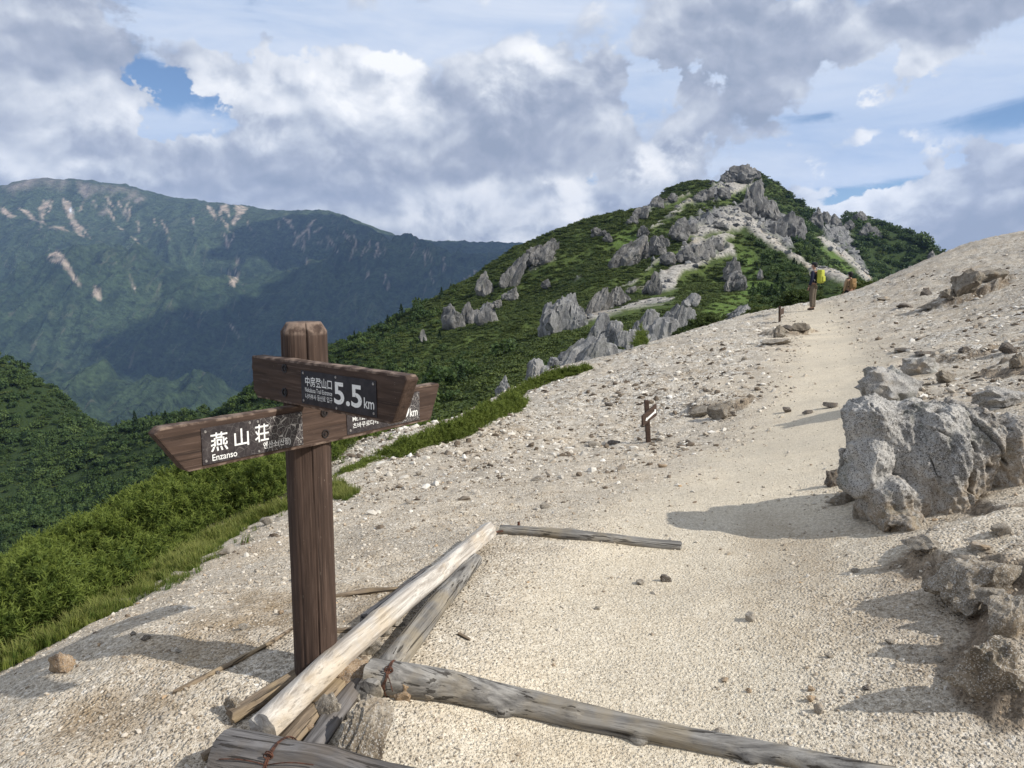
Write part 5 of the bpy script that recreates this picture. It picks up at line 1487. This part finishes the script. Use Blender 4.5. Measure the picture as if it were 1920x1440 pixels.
_ng = {}
def scatter_tree(c, real=False):
    if (c.name, real) in _ng: return _ng[(c.name, real)]
    t = bpy.data.node_groups.new('scatter_' + c.name, 'GeometryNodeTree')
    t.interface.new_socket('Geometry', in_out='INPUT', socket_type='NodeSocketGeometry')
    t.interface.new_socket('Geometry', in_out='OUTPUT', socket_type='NodeSocketGeometry')
    gi, go = t.nodes.new('NodeGroupInput'), t.nodes.new('NodeGroupOutput')
    m2p = t.nodes.new('GeometryNodeMeshToPoints'); ip = t.nodes.new('GeometryNodeInstanceOnPoints'); ci = t.nodes.new('GeometryNodeCollectionInfo')
    ci.inputs['Collection'].default_value = c; ci.inputs['Separate Children'].default_value = True; ci.inputs['Reset Children'].default_value = True
    ip.inputs['Pick Instance'].default_value = True
    def na(n, ty):
        a = t.nodes.new('GeometryNodeInputNamedAttribute'); a.data_type = ty; a.inputs['Name'].default_value = n; return a.outputs['Attribute']
    t.links.new(gi.outputs[0], m2p.inputs['Mesh']); t.links.new(m2p.outputs[0], ip.inputs['Points'])
    t.links.new(ci.outputs[0], ip.inputs['Instance'])
    t.links.new(na('pick', 'INT'), ip.inputs['Instance Index'])
    t.links.new(na('rot', 'FLOAT_VECTOR'), ip.inputs['Rotation']); t.links.new(na('scl', 'FLOAT_VECTOR'), ip.inputs['Scale'])
    out = ip.outputs[0]
    if real:
        rz = t.nodes.new('GeometryNodeRealizeInstances'); t.links.new(out, rz.inputs[0]); out = rz.outputs[0]
    t.links.new(out, go.inputs[0]); _ng[(c.name, real)] = t; return t
def scatter(name, pts, rot, scl, c, pick=None, seed=0, real=False):
    n = len(pts); me = bpy.data.meshes.new(name); me.vertices.add(n)
    me.vertices.foreach_set('co', np.asarray(pts, np.float32).ravel())
    rng = np.random.default_rng(seed)
    pick = rng.integers(0, len(c.objects), n) if pick is None else pick
    a = me.attributes.new('rot', 'FLOAT_VECTOR', 'POINT'); a.data.foreach_set('vector', np.asarray(rot, np.float32).ravel())
    scl = np.asarray(scl, np.float32); scl = np.repeat(scl[:, None], 3, 1) if scl.ndim == 1 else scl
    a = me.attributes.new('scl', 'FLOAT_VECTOR', 'POINT'); a.data.foreach_set('vector', scl.ravel())
    a = me.attributes.new('pick', 'INT', 'POINT'); a.data.foreach_set('value', np.asarray(pick, np.int32))
    o = bpy.data.objects.new(name, me); COL.objects.link(o)
    m = o.modifiers.new('scatter', 'NODES'); m.node_group = scatter_tree(c, real)
    return o

# ------------------------------------------------------------------ shrubs and grass at the left edge of the gravel
EDGE_PX = [(-140, 1370), (0, 1262), (150, 1188), (300, 1108), (400, 1042), (480, 985), (548, 948), (640, 925)]
EDGE_W = np.array([gph(x, y)[:2] for x, y in EDGE_PX])
def in_world_poly(px_poly, h, n, rng):
    W = np.array([gph(x, y, hh)[:2] for x, y, hh in px_poly]) if len(px_poly[0]) == 3 else np.array([gph(x, y, h)[:2] for x, y in px_poly])
    lo, hi = W.min(0), W.max(0); out = np.empty((0, 2))
    while len(out) < n:
        q = rng.uniform(lo, hi, (n, 2)); q = q[inpoly(q[:, 0], q[:, 1], W)]; out = np.vstack([out, q])
        if not len(q): break
    return out[:n], W
def shrub_points(xy, W, hmax, rng, rimw=.35):
    d = polydist(xy[:, 0], xy[:, 1], np.vstack([W, W[:1]]))
    mound = .55 + .75 * fbm(xyz(xy[:, 0], xy[:, 1], 0 * d) * 1.7, 2) + .35 * fbm(xyz(xy[:, 0], xy[:, 1], 0 * d) * 4.5, 2)
    top = hmax * np.clip(mound + .35, .3, 1.25) * np.sqrt(np.clip(d / rimw, .06, 1))
    f = 1 - rng.uniform(0, 1, len(d)) ** 2.2 * .75
    return np.column_stack([xy, near_z(xy[:, 0], xy[:, 1], False) + top * f - .06])
rng = np.random.default_rng(5)
# the thicket: everything left of the grass strip
n = 30000
Yv = rng.uniform(1.6, 13.5, n * 2); off = rng.uniform(0, 1, n * 2) ** .9 * 4.2
ex = np.interp(Yv, EDGE_W[:, 1], EDGE_W[:, 0])
xe = ex - .42 - .25 * np.interp(Yv, [2, 6, 9], [1.0, .7, .2]) - off + .18 * fbm(xyz(Yv * .9, 0 * Yv, 0 * Yv), 2)
xy = np.column_stack([xe, Yv])[:n]
d = off[:n] + .05
P2 = xyz(xy[:, 0], xy[:, 1], 0 * d)
mound = .62 + .8 * fbm(P2 * .9, 2) + .5 * fbm(P2 * 2.6 + 3, 2)
top = .52 * np.clip(mound + .2, .32, 1.3) * np.sqrt(np.clip(d / .4, .12, 1))
fz = 1 - rng.uniform(0, 1, n) ** 2.4 * .8
pts = np.column_stack([xy, near_z(xy[:, 0], xy[:, 1], False) + top * fz - .08])
keep = ~((xy[:, 1] > 9.3) & (xy[:, 0] > -1.9 - .0 * xy[:, 1]))
pts = pts[keep]; n = len(pts)
o = scatter('dwarf_pine_thicket', pts, np.column_stack([rng.normal(0, .38, n), rng.normal(0, .38, n), rng.uniform(0, 6.28, n)]), rng.uniform(.085, .155, n), C_PINE, seed=1)
tag(o, kind='stuff')
# grass strip
n = 3000
Yv = rng.uniform(1.5, 7.6, n); ex = np.interp(Yv, EDGE_W[:, 1], EDGE_W[:, 0])
wd = np.interp(Yv, [1.5, 3.5, 6, 7.6], [.75, .62, .55, .32])
u = rng.uniform(-.08, 1, n)
xg = ex - u * wd + .20 * fbm(xyz(Yv * 1.6, 0 * Yv, 0 * Yv + 5), 3) + rng.exponential(.05, n) * (rng.uniform(0, 1, n) < .3)
gn_ = fbm(xyz(xg, Yv, 0 * Yv) * 3.0, 3)
sc_ = rng.uniform(.055, .14, n) * np.clip(.5 + u * .8 + .7 * gn_, .22, 1.15)
ok_ = gn_ > -.32 + .35 * (u < .2)
xg, Yv, sc_ = xg[ok_], Yv[ok_], sc_[ok_]; n = len(xg)
o = scatter('grass', np.column_stack([xg, Yv, near_z(xg, Yv, False) - .01]), np.column_stack([rng.normal(0, .15, n), rng.normal(0, .15, n), rng.uniform(0, 6.28, n)]), sc_, C_GRASS, seed=2)
tag(o, kind='stuff')
ng = 220
q_, W_ = in_world_poly([(622, 936), (650, 940), (672, 926), (640, 915), (625, 915)], 0, ng, rng)
o = scatter('grass', np.column_stack([q_, near_z(q_[:, 0], q_[:, 1], False) - .01]), np.column_stack([rng.normal(0, .15, ng), rng.normal(0, .15, ng), rng.uniform(0, 6.28, ng)]), rng.uniform(.05, .11, ng), C_GRASS, seed=3)
tag(o, kind='stuff')
def shrub(label, poly, n, hmax, smin, smax, seed, rim=.35, c=None):
    r = np.random.default_rng(seed)
    q, W = in_world_poly(poly, 0.0, n, r)
    pts = shrub_points(q, W, hmax, r, rim)
    o = scatter('dwarf_pine_shrub', pts, np.column_stack([r.normal(0, .42, n), r.normal(0, .42, n), r.uniform(0, 6.28, n)]), r.uniform(smin, smax, n), c or C_PINE, seed=seed, real=True)
    return tag(o, label, 'shrub', 'dwarf pine shrubs along the gravel edge')
shrub('long low dwarf pine wedge lying on the gravel right of the signboards', [(708, 855), (746, 859), (822, 833), (878, 817), (914, 797), (976, 768), (988, 754), (976, 757), (930, 772), (870, 800), (790, 832)], 2100, .22, .075, .13, 31, .16)
shrub('dwarf pine shrub showing under the right tip of the lower finger board', [(612, 892), (621, 882), (683, 849), (735, 825), (798, 804), (844, 783), (836, 780), (780, 797), (700, 826), (612, 868)], 1900, .26, .08, .135, 32, .2)
shrub('narrow dark dwarf pine strip below the rounded granite block', [(960, 752), (1017, 725), (1095, 700), (1110, 694), (1100, 692), (1010, 717), (930, 757)], 1000, .16, .09, .15, 33, .2)
shrub('flat mat of creeping green at the tip of the dwarf pine wedge', [(625, 897), (660, 884), (700, 867), (738, 858), (730, 855), (690, 860), (640, 882)], 600, .07, .05, .09, 34, .1)
shrub('small tuft of green at the foot of the granite fins', [(1192, 656), (1215, 651), (1212, 648), (1195, 651)], 260, .7, .16, .26, 35, .2)
# a leafy young plant and its dry stems in the grass
def leafy():
    b = gph(112, 1165); r = empty('leafy_plant', tuple(b)); tag(r, 'bright leafy young plant rising from the grass in front of the pine thicket', 'plant')
    rg = np.random.default_rng(8)
    for k in range(5):
        a = rg.uniform(0, 6.28); d = unit(np.array([math.cos(a) * .35, math.sin(a) * .35, 1])); L = rg.uniform(.22, .42)
        st = tube('stem', [np.array([0, 0, -.03]) + d * L * t for t in np.linspace(0, 1, 6)], .004, M_TWIG); st.parent = r
        for j in range(7):
            p = d * L * (.25 + .75 * j / 6); nd = unit(rg.normal(size=3) * .6 + np.array([0, 0, .5])); s = unit(np.cross(nd, rg.normal(size=3))) * .016; ln = rg.uniform(.05, .085)
            v = np.array([p, p + nd * ln * .5 + s, p + nd * ln, p + nd * ln * .5 - s]); lf = mesh_object('leaf', v, np.array([[0, 1, 2, 3]]), M_LEAFY); lf.parent = r
leafy()
M_STRAW = material('dry_straw', lambda: dict(color=(.38, .32, .18)), .8, .2)
b = gph(135, 1160); r_ = empty('dry_stalks', tuple(b)); tag(r_, 'few dry straw stalks leaning beside the leafy plant', 'plant')
for k in range(6):
    t = tube('stalk', [np.array([.02 * k - .06, 0, -.02]), np.array([.02 * k - .02 + .03 * k, .01 * k, .12]), np.array([.05 + .035 * k, .02 * k - .05, .22 + .02 * (k % 3)])], .0028, M_STRAW); t.parent = r_

# ------------------------------------------------------------------ the green cover of the ridge and valley
def sample_mid(n, fn, seed):
    """points on the ridge mesh with probability fn per vertex"""
    r = np.random.default_rng(seed); w = np.clip(fn, 0, None).ravel()
    area = (Rm ** 2 * 1.0); area = np.gradient(Am, axis=0) * np.gradient(Rm, axis=1) * Rm
    w = w * area.ravel(); w = w / w.sum()
    i = r.choice(len(w), n, p=w)
    ia, ir = np.unravel_index(i, Am.shape)
    fa, fr = ia + r.uniform(-.5, .5, n), ir + r.uniform(-.5, .5, n)
    fa = np.clip(fa, 0, Am.shape[0] - 1.001); fr = np.clip(fr, 0, Am.shape[1] - 1.001)
    a0, r0 = fa.astype(int), fr.astype(int); u, v = (fa - a0)[:, None], (fr - r0)[:, None]
    G = np.stack([mx_, my_, mz_], -1)
    p = (G[a0, r0] * (1 - u) * (1 - v) + G[a0 + 1, r0] * u * (1 - v) + G[a0, r0 + 1] * (1 - u) * v + G[a0 + 1, r0 + 1] * u * v)
    return p, i
bare = np.clip(a_clear + a_rock, 0, 1)
green_ok = (1 - bare) ** 2
fo = smooth(fbm(pm_ / 30.0 + 77, 3), -.25, .1)
lowside = smooth(-(mx_ + .12 * my_ - 20) / 60.0, 0, 1)          # the forested left flank and the valley
rightside = smooth(mpx, 1360, 1440) * smooth(mpy, 330, 420)
tree_w = np.clip(np.maximum(lowside, rightside * .9), 0, 1)
tree_w = np.where(a_light > .5, tree_w * .15, tree_w)
sp = np.maximum(1.5, Rm * .0052)
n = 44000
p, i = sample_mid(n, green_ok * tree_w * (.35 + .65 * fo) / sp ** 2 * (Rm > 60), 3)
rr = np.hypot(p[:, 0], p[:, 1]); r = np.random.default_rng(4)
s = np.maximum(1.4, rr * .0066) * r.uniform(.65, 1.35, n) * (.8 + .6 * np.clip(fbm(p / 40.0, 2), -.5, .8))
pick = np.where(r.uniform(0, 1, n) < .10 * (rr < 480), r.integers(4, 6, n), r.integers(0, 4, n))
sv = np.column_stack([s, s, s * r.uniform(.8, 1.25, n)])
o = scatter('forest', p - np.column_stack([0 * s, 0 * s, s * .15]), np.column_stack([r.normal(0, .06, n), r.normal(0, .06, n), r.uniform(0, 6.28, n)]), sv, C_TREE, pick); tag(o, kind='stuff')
n = 56000
sp2 = np.maximum(.9, Rm * .0040)
p, i = sample_mid(n, green_ok * (1 - tree_w * .9) * (1 - .75 * a_light) / sp2 ** 2 * (Rm > 32) * (Rm < 1000), 7)
rr = np.hypot(p[:, 0], p[:, 1])
s = np.maximum(.8, rr * .0042) * r.uniform(.6, 1.3, n)
sv = np.column_stack([s * 1.15, s * 1.15, s * r.uniform(.45, .95, n)])
o = scatter('ridge_shrubs', p - np.column_stack([0 * s, 0 * s, s * .1]), np.column_stack([r.normal(0, .1, n), r.normal(0, .1, n), r.uniform(0, 6.28, n)]), sv, C_SHRUB); tag(o, kind='stuff')

# broken rock lying on the scree and below the crags
M_SCREE = material('scree_rock', lambda: dict(color=ramp(objrandom(), [(0, (.07, .072, .075)), (.5, (.16, .16, .16)), (1, (.33, .325, .31))])), .95, .1)
C_SCREE = coll('scree_shapes', [proto('scree_rock', *pebble(140 + i), M_SCREE) for i in range(5)])
n = 3600
p, i = sample_mid(n, np.clip(a_sand + a_rock * 1.6, 0, 1.6) * (Rm > 90) * (Rm < 900) * (.2 + .8 * fo) / np.maximum(1, Rm * .004) ** 2, 17)
rr = np.hypot(p[:, 0], p[:, 1]); s = rr * .0012 * np.exp(r.exponential(.5, n)).clip(1, 5.5)
o = scatter('scree', p, r.normal(0, .3, (n, 3)) + np.array([0, 0, 1]) * r.uniform(0, 6.28, (n, 1)), np.column_stack([s * 1.1, s * .8, s * r.uniform(.7, 1.5, n)]), C_SCREE, seed=19); tag(o, kind='stuff')

# dark bushes just behind the crest, one thing each
GD = 'dark bushes behind the gravel crest'
def bush_at(label, px, py, Y, wpx, hpx, seed):
    r = np.random.default_rng(seed); b = at(px, py, Y); m = depth_of(b) / FPX; n = 260
    q = unit(r.normal(size=(n, 3))) * r.uniform(.55, 1, n)[:, None]; q[:, 2] = np.abs(q[:, 2])
    q = q * (1 + .3 * fbm(q * 2 + seed, 2))[:, None] * np.array([wpx * .5 * m, wpx * .4 * m, hpx * m]) + [0, 0, -hpx * m * .25]
    o = scatter('bush', q, np.column_stack([r.normal(0, .5, n), r.normal(0, .5, n), r.uniform(0, 6.28, n)]), r.uniform(.22, .42, n) * (Y / 50), C_SHRUB, seed=seed, real=True)
    o.location = b; return tag(o, label, 'bush', GD)
bush_at('dark round bush on the crest right of the granite fins', 1335, 618, 46, 100, 34, 51)
bush_at('bush between the granite fins and the pale ledge', 1290, 640, 50, 60, 30, 52)
bush_at('low bush left of the marker post on the crest', 1430, 596, 48, 70, 22, 53)
bush_at('leafy bush behind the standing hiker', 1500, 575, 52, 90, 40, 54)
bush_at('bush to the right of the second hiker', 1620, 548, 60, 70, 22, 55)

# ------------------------------------------------------------------ loose gravel
n = 120000
r = np.random.default_rng(21)
rad = np.exp(r.uniform(math.log(1.55), math.log(34), n)); azz = np.radians(r.uniform(-39, 39, n))
x, y = np.sin(azz) * rad, np.cos(azz) * rad
pdp = path_dist(x, y)
ex = np.interp(y, EDGE_W[:, 1], EDGE_W[:, 0])
clump = smooth(fbm(xyz(x, y, 0 * x) * 1.1, 3), -.35, .35)
keep = (r.uniform(0, 1, n) < (.10 + .9 * smooth(pdp, .2, 1.1)) * (.35 + .65 * clump)) & ((x > ex - .05) | (y > 7.5))
x, y, rad, pdp = x[keep], y[keep], rad[keep], pdp[keep]; n = len(x)
size = .0017 * np.exp(r.exponential(.36, n)).clip(1, 4) * (rad ** .72)
z = near_z(x, y)
z_ = z + size * .15
o = scatter('gravel', np.column_stack([x, y, z_]), r.uniform(0, 6.28, (n, 3)) * np.array([.12, .12, 1]), np.column_stack([size, size * r.uniform(.7, 1, n), size * r.uniform(.6, 1, n)]), C_PEB, seed=9); tag(o, kind='stuff')

# coarser angular chips away from the path
n = 130000
r = np.random.default_rng(22)
rad = np.exp(r.uniform(math.log(4.5), math.log(34), n)); azz = np.radians(r.uniform(-22, 39, n))
x, y = np.sin(azz) * rad, np.cos(azz) * rad
pdp = path_dist(x, y); ex = np.interp(y, EDGE_W[:, 1], EDGE_W[:, 0])
patch = smooth(fbm(xyz(x, y, 0 * x) * .8 + 50, 3), -.4, .4)
keep = (r.uniform(0, 1, n) < smooth(rad, 4.5, 12) * smooth(pdp, .3, 1.5) * (.3 + .7 * patch)) & ((x > ex + .1) | (y > 8.5))
x, y, rad = x[keep], y[keep], rad[keep]; n = len(x)
size = .0105 * np.exp(r.exponential(.45, n)).clip(1, 7) * (rad / 12.0) ** .4
o = scatter('gravel', np.column_stack([x, y, near_z(x, y) + size * .2]), r.normal(0, .25, (n, 3)) + np.array([0, 0, 1]) * r.uniform(0, 6.28, (n, 1)), np.column_stack([size * 1.2, size * r.uniform(.6, 1, n), size * r.uniform(.5, 1, n)]), C_CHIP, seed=10); tag(o, kind='stuff')
# ------------------------------------------------------------------ hikers
def flat(name, c, rough=.8, var=.25):
    def f():
        n = noise(coord('Object'), 22, 4, .6)
        return dict(color=mulc(ramp(n, [(.3, 1 - var), (.7, 1 + var * .5)]), c), bump=n, bump_dist=.01, bump_strength=.3)
    return material(name, f, rough, .25)
M_SKIN = flat('skin', (.36, .21, .15), .6, .1); M_NAVY = flat('navy_jacket', (.014, .018, .042)); M_KHAKI = flat('khaki_trousers', (.13, .105, .078))
M_CAP = flat('dark_cap', (.02, .022, .028)); M_BLACK = flat('black_cloth', (.012, .012, .014)); M_LIME = flat('yellow_green_pack', (.40, .42, .06), .7, .15)
M_TAN = flat('tan_jacket', (.34, .235, .14), .8, .2); M_PALE = flat('pale_strap', (.55, .53, .45)); M_HAIR = flat('black_hair', (.010, .009, .009), .5)
M_BOOT = flat('boots', (.05, .04, .032))
def skin(name, nodes, edges, mat, par=None, levels=1, rootn=0):
    """nodes: list of (x, y, z, rx, ry)"""
    me = bpy.data.meshes.new(name); me.from_pydata([n[:3] for n in nodes], edges, [])
    o = bpy.data.objects.new(name, me); COL.objects.link(o)
    m = o.modifiers.new('skin', 'SKIN'); m.use_smooth_shade = True; m.branch_smoothing = .6
    for i, n_ in enumerate(nodes):
        s = me.skin_vertices[0].data[i]; s.radius = (n_[3], n_[4] if len(n_) > 4 else n_[3]); s.use_root = i == rootn
    s_ = o.modifiers.new('sub', 'SUBSURF'); s_.levels = levels; s_.render_levels = levels
    dg = bpy.context.evaluated_depsgraph_get(); dg.update()
    m2 = bpy.data.meshes.new_from_object(o.evaluated_get(dg)); o.modifiers.clear(); o.data = m2; m2.name = name; bpy.data.meshes.remove(me)
    m2.materials.clear(); m2.materials.append(mat)
    m2.polygons.foreach_set('use_smooth', np.ones(len(m2.polygons), bool))
    if par is not None: o.parent = par
    return o
def lump(name, c, r, mat, par, seed=1, rough=.05, cut=None, sub=3):
    v, f = ico(sub); v = v.copy()
    if cut is not None: v = np.where(v[:, 2:3] < cut, v * np.array([1, 1, .25]) + np.array([0, 0, cut * .75]), v)
    v = v * (1 + rough * fbm(v * 2.2 + seed, 2))[:, None] * np.array(r) + np.array(c)
    o = mesh_object(name, v, f, mat); o.parent = par; return o
def arm_chain(side, sh, el, wr):
    return [sh, el, wr]
def hand(par, wr, el, mat):
    d = unit(np.array(wr) - np.array(el)); s = unit(np.cross(d, [0, 1.0, .2])); t = np.cross(d, s)
    nodes = [(*wr, .026, .026), (*(wr + d * .045), .036, .020), (*(wr + d * .085), .038, .018)]
    edges = [(0, 1), (1, 2)]
    for k in range(4):
        b = wr + d * .09 + s * (k - 1.5) * .019; L = (.06, .072, .068, .052)[k]
        i = len(nodes); nodes += [(*b, .0085), (*(b + d * L * .55 + t * .008), .008), (*(b + d * L * .9 + t * .024), .007)]
        edges += [(2, i), (i, i + 1), (i + 1, i + 2)]
    i = len(nodes); b = wr + d * .04 + s * .034
    nodes += [(*b, .010), (*(b + d * .035 + s * .014 + t * .01), .009), (*(b + d * .06 + s * .012 + t * .02), .008)]; edges += [(1, i), (i, i + 1), (i + 1, i + 2)]
    return skin('hand', nodes, edges, mat, par)
def hiker(root, top, topm, legm, hairm, cap, yaw, sitz=0, sex=0, jacket='jacket'):
    """local frame: +Y is where the person looks, X to the right"""
    A = np.array
    # body: one continuous figure under the clothes
    N_ = [(0, 0, .95, .13, .10), (0, .0, 1.15, .13, .10), (0, -.02, 1.36, .15, .10), (0, -.01, 1.475, .055, .055), (0, .01, 1.545, .055, .06), (0, .015, 1.62, .078, .095), (0, .01, 1.70, .072, .088),
          (.095, 0, .90, .085, .09), (.10, .01, .50, .058, .06), (.10, -.01, .10, .04, .045), (.10, .12, .04, .038, .03),
          (-.095, 0, .90, .085, .09), (-.10, .01, .50, .058, .06), (-.10, -.02, .10, .04, .045), (-.10, .11, .04, .038, .03),
          (.18, -.02, 1.40, .055, .055), (.235, -.03, 1.13, .043, .043), (.22, .06, .89, .030, .030),
          (-.18, -.02, 1.40, .055, .055), (-.235, -.03, 1.13, .043, .043), (-.22, .06, .89, .030, .030)]
    E_ = [(0, 1), (1, 2), (2, 3), (3, 4), (4, 5), (5, 6), (0, 7), (7, 8), (8, 9), (9, 10), (0, 11), (11, 12), (12, 13), (13, 14), (2, 15), (15, 16), (16, 17), (2, 18), (18, 19), (19, 20)]
    skin('body', N_, E_, M_SKIN, root, 2)
    # face
    lump('nose', (0, .108, 1.615), (.013, .018, .022), M_SKIN, root, sub=2)
    for s in (-1, 1):
        lump('ear', (s * .080, 0, 1.62), (.012, .022, .032), M_SKIN, root, sub=2)
        lump('eye', (s * .032, .094, 1.645), (.012, .008, .007), M_BLACK, root, sub=2)
    lump('mouth', (0, .096, 1.572), (.024, .008, .006), flat('lips', (.25, .10, .08)), root, sub=2)
    # clothes
    J = [(0, 0, .93, .185, .135), (0, 0, 1.12, .175, .13), (0, -.02, 1.33, .195, .135), (0, -.015, 1.45, .085, .08),
         (.185, -.02, 1.405, .078, .075), (.245, -.03, 1.13, .060, .060), (.225, .06, .90, .048, .048),
         (-.185, -.02, 1.405, .078, .075), (-.245, -.03, 1.13, .060, .060), (-.225, .06, .90, .048, .048)]
    skin(jacket, J, [(0, 1), (1, 2), (2, 3), (2, 4), (4, 5), (5, 6), (2, 7), (7, 8), (8, 9)], topm, root, 2)
    T_ = [(0, 0, .97, .155, .12), (.098, 0, .86, .108, .108), (.102, .01, .50, .084, .084), (.102, -.01, .09, .068, .07), (-.098, 0, .86, .108, .108), (-.102, .01, .50, .084, .084), (-.102, -.015, .09, .068, .07)]
    skin('trousers', T_, [(0, 1), (1, 2), (2, 3), (0, 4), (4, 5), (5, 6)], legm, root, 2)
    for s in (-1, 1):
        skin('boot', [(s * .10, -.04, .05, .05, .05), (s * .10, .06, .042, .05, .042), (s * .10, .15, .035, .045, .03)], [(0, 1), (1, 2)], M_BOOT, root)
        w_ = A([s * .222, .075, .865]); hand(root, w_, A([s * .24, -.03, 1.13]), M_SKIN)
    if cap:
        lump('cap', (0, 0, 1.685), (.100, .118, .085), M_CAP, root, 3, .03, -.1)
        v = A([[-.07, .09, 1.685], [.07, .09, 1.685], [.055, .185, 1.668], [-.055, .185, 1.668], [-.07, .09, 1.697], [.07, .09, 1.697], [.055, .185, 1.678], [-.055, .185, 1.678]])
        o = mesh_object('cap_brim', v, A([[0, 3, 2, 1], [4, 5, 6, 7], [0, 1, 5, 4], [1, 2, 6, 5], [2, 3, 7, 6], [3, 0, 4, 7]]), M_CAP); o.parent = root
        lump('hair', (0, -.03, 1.635), (.088, .082, .062), hairm, root, 4, .06)
    else:
        lump('hair', (0, -.018, 1.668), (.102, .112, .098), hairm, root, 4, .09)
        lump('hair', (0, -.06, 1.60), (.088, .055, .085), hairm, root, 5, .09)
    root.rotation_euler = (0, 0, yaw)
def backpack(name, label, base, yaw, mat, strapm, size, drop=0):
    r = empty(name, tuple(base), yaw); tag(r, label, 'backpack')
    w, d, h = size
    def box(nm, c, s, m, bev=.05, seed=1):
        bm = bmesh.new(); bmesh.ops.create_cube(bm, size=1)
        for v in bm.verts: v.co = Vector((v.co.x * s[0] + c[0], v.co.y * s[1] + c[1], v.co.z * s[2] + c[2]))
        bmesh.ops.bevel(bm, geom=list(bm.edges), offset=bev, segments=4, profile=.6, affect='EDGES')
        me = bpy.data.meshes.new(nm); bm.to_mesh(me); bm.free(); me.materials.append(m)
        me.polygons.foreach_set('use_smooth', np.ones(len(me.polygons), bool))
        o = bpy.data.objects.new(nm, me); COL.objects.link(o); o.parent = r; return o
    z0 = 1.22
    box('bag', (0, -.15 - d * .5, z0), (w, d, h), mat, min(.09, d * .4))
    box('lid', (0, -.145 - d * .5, z0 + h * .46), (w * .94, d * .95, .10), mat, .045)
    box('pocket', (0, -.15 - d, z0 - h * .15), (w * .74, .09, h * .45), mat, .04)
    for s in (-1, 1):
        t = np.linspace(0, 1, 14)
        P = np.column_stack([s * (.115 + 0 * t), -.17 + .30 * np.sin(t * 2.9) * .98, 1.46 - .02 * t + .055 * np.sin(t * 3.14) - .36 * t ** 1.6])
        o = tube('strap', P, .022, strapm, None, 8); o.parent = r
    return r
def place(px, py, Y): return at(px, py, Y)
b1 = at(1523, 577, 28.0); b1[2] = near_z(b1[0], b1[1])
h1 = empty('person', tuple(b1)); tag(h1, 'hiker in dark cap, navy jacket and khaki trousers standing where the path tops the crest', 'person', 'hikers on the crest')
s1 = depth_of(b1) / FPX * 89 / 1.76
hiker(h1, None, M_NAVY, M_KHAKI, M_HAIR, True, R(48))
h1.scale = (s1, s1, s1)
k1 = backpack('backpack', 'yellow green backpack on the back of the navy jacket', b1, R(48), M_LIME, M_PALE, (.31, .20, .46)); k1.scale = h1.scale
Y2 = 33.5
b2 = at(1590, 585, Y2)
h2 = empty('person', tuple(b2)); tag(h2, 'hiker with black hair in a tan jacket, half hidden behind the gravel crest', 'person', 'hikers on the crest')
s2 = depth_of(b2) / FPX * 74 / 1.73
hiker(h2, None, M_TAN, M_BLACK, M_HAIR, False, R(14)); h2.scale = (s2, s2, s2)
k2 = backpack('backpack', 'tan backpack with dark straps on the half hidden hiker', b2, R(14), flat('tan_pack', (.27, .165, .07), .7, .2), M_BLACK, (.26, .15, .40)); k2.scale = h2.scale
# ------------------------------------------------------------------ the air
def haze():
    lo = np.minimum(fvert.min(0), mvert.min(0)); hi = np.maximum(fvert.max(0), mvert.max(0))
    x0, x1, y0, y1, z0, z1 = lo[0] - 200, hi[0] + 200, -400.0, hi[1] + 200, min(lo[2], nvert[:, 2].min()) - 1.0, hi[2] + 20
    v = [(x, y, z) for x in (x0, x1) for y in (y0, y1) for z in (z0, z1)]
    f = [(0, 1, 3, 2), (4, 6, 7, 5), (0, 4, 5, 1), (2, 3, 7, 6), (0, 2, 6, 4), (1, 5, 7, 3)]
    me = bpy.data.meshes.new('haze'); me.from_pydata(v, [], f); me.update()
    m = bpy.data.materials.new('air'); m.use_nodes = True; t = m.node_tree; t.nodes.clear()
    out = t.nodes.new('ShaderNodeOutputMaterial'); pv = t.nodes.new('ShaderNodeVolumePrincipled')
    pv.inputs['Color'].default_value = (.40, .60, 1.0, 1); pv.inputs['Density'].default_value = HAZE_DENSITY; pv.inputs['Anisotropy'].default_value = .1
    t.links.new(pv.outputs[0], out.inputs['Volume']); me.materials.append(m)
    o = bpy.data.objects.new('haze', me); COL.objects.link(o); o['kind'] = 'stuff'
HAZE_DENSITY = 4.0e-5
haze()

# ------------------------------------------------------------------ unseen clouds, placed towards the sun to shade parts of the far range
def m_cloud():
    return dict(color=(.85, .86, .88))
M_CLOUD = material('cloud_white', m_cloud, 1.0, 0.0)
def cloud(targets, z, name='cloud'):
    V, F = [], []; v, f = ico(6); n = 0
    for (px, py, Y, r) in targets:
        p = at(px, py, Y); c = p + SUN_DIR * ((z - p[2]) / SUN_DIR[2])
        q = v * (1 + .42 * fbm(v * 1.9 + c / 900.0, 6, .62))[:, None] * np.array([r, r, r * .32])
        q[:, 2] = np.where(q[:, 2] < 0, q[:, 2] * .3, q[:, 2])
        V.append(q + c); F.append(f + n); n += len(v)
    return tag(mesh_object(name, np.vstack(V), np.vstack(F), M_CLOUD), kind='stuff')
cloud([(360, 610, 4350, 330), (540, 670, 4250, 520), (520, 590, 4700, 330), (700, 600, 4600, 620), (620, 560, 5000, 460), (850, 510, 5000, 900), (1000, 480, 6200, 1300), (760, 480, 5900, 560), (560, 430, 6300, 420)], 3000.0)
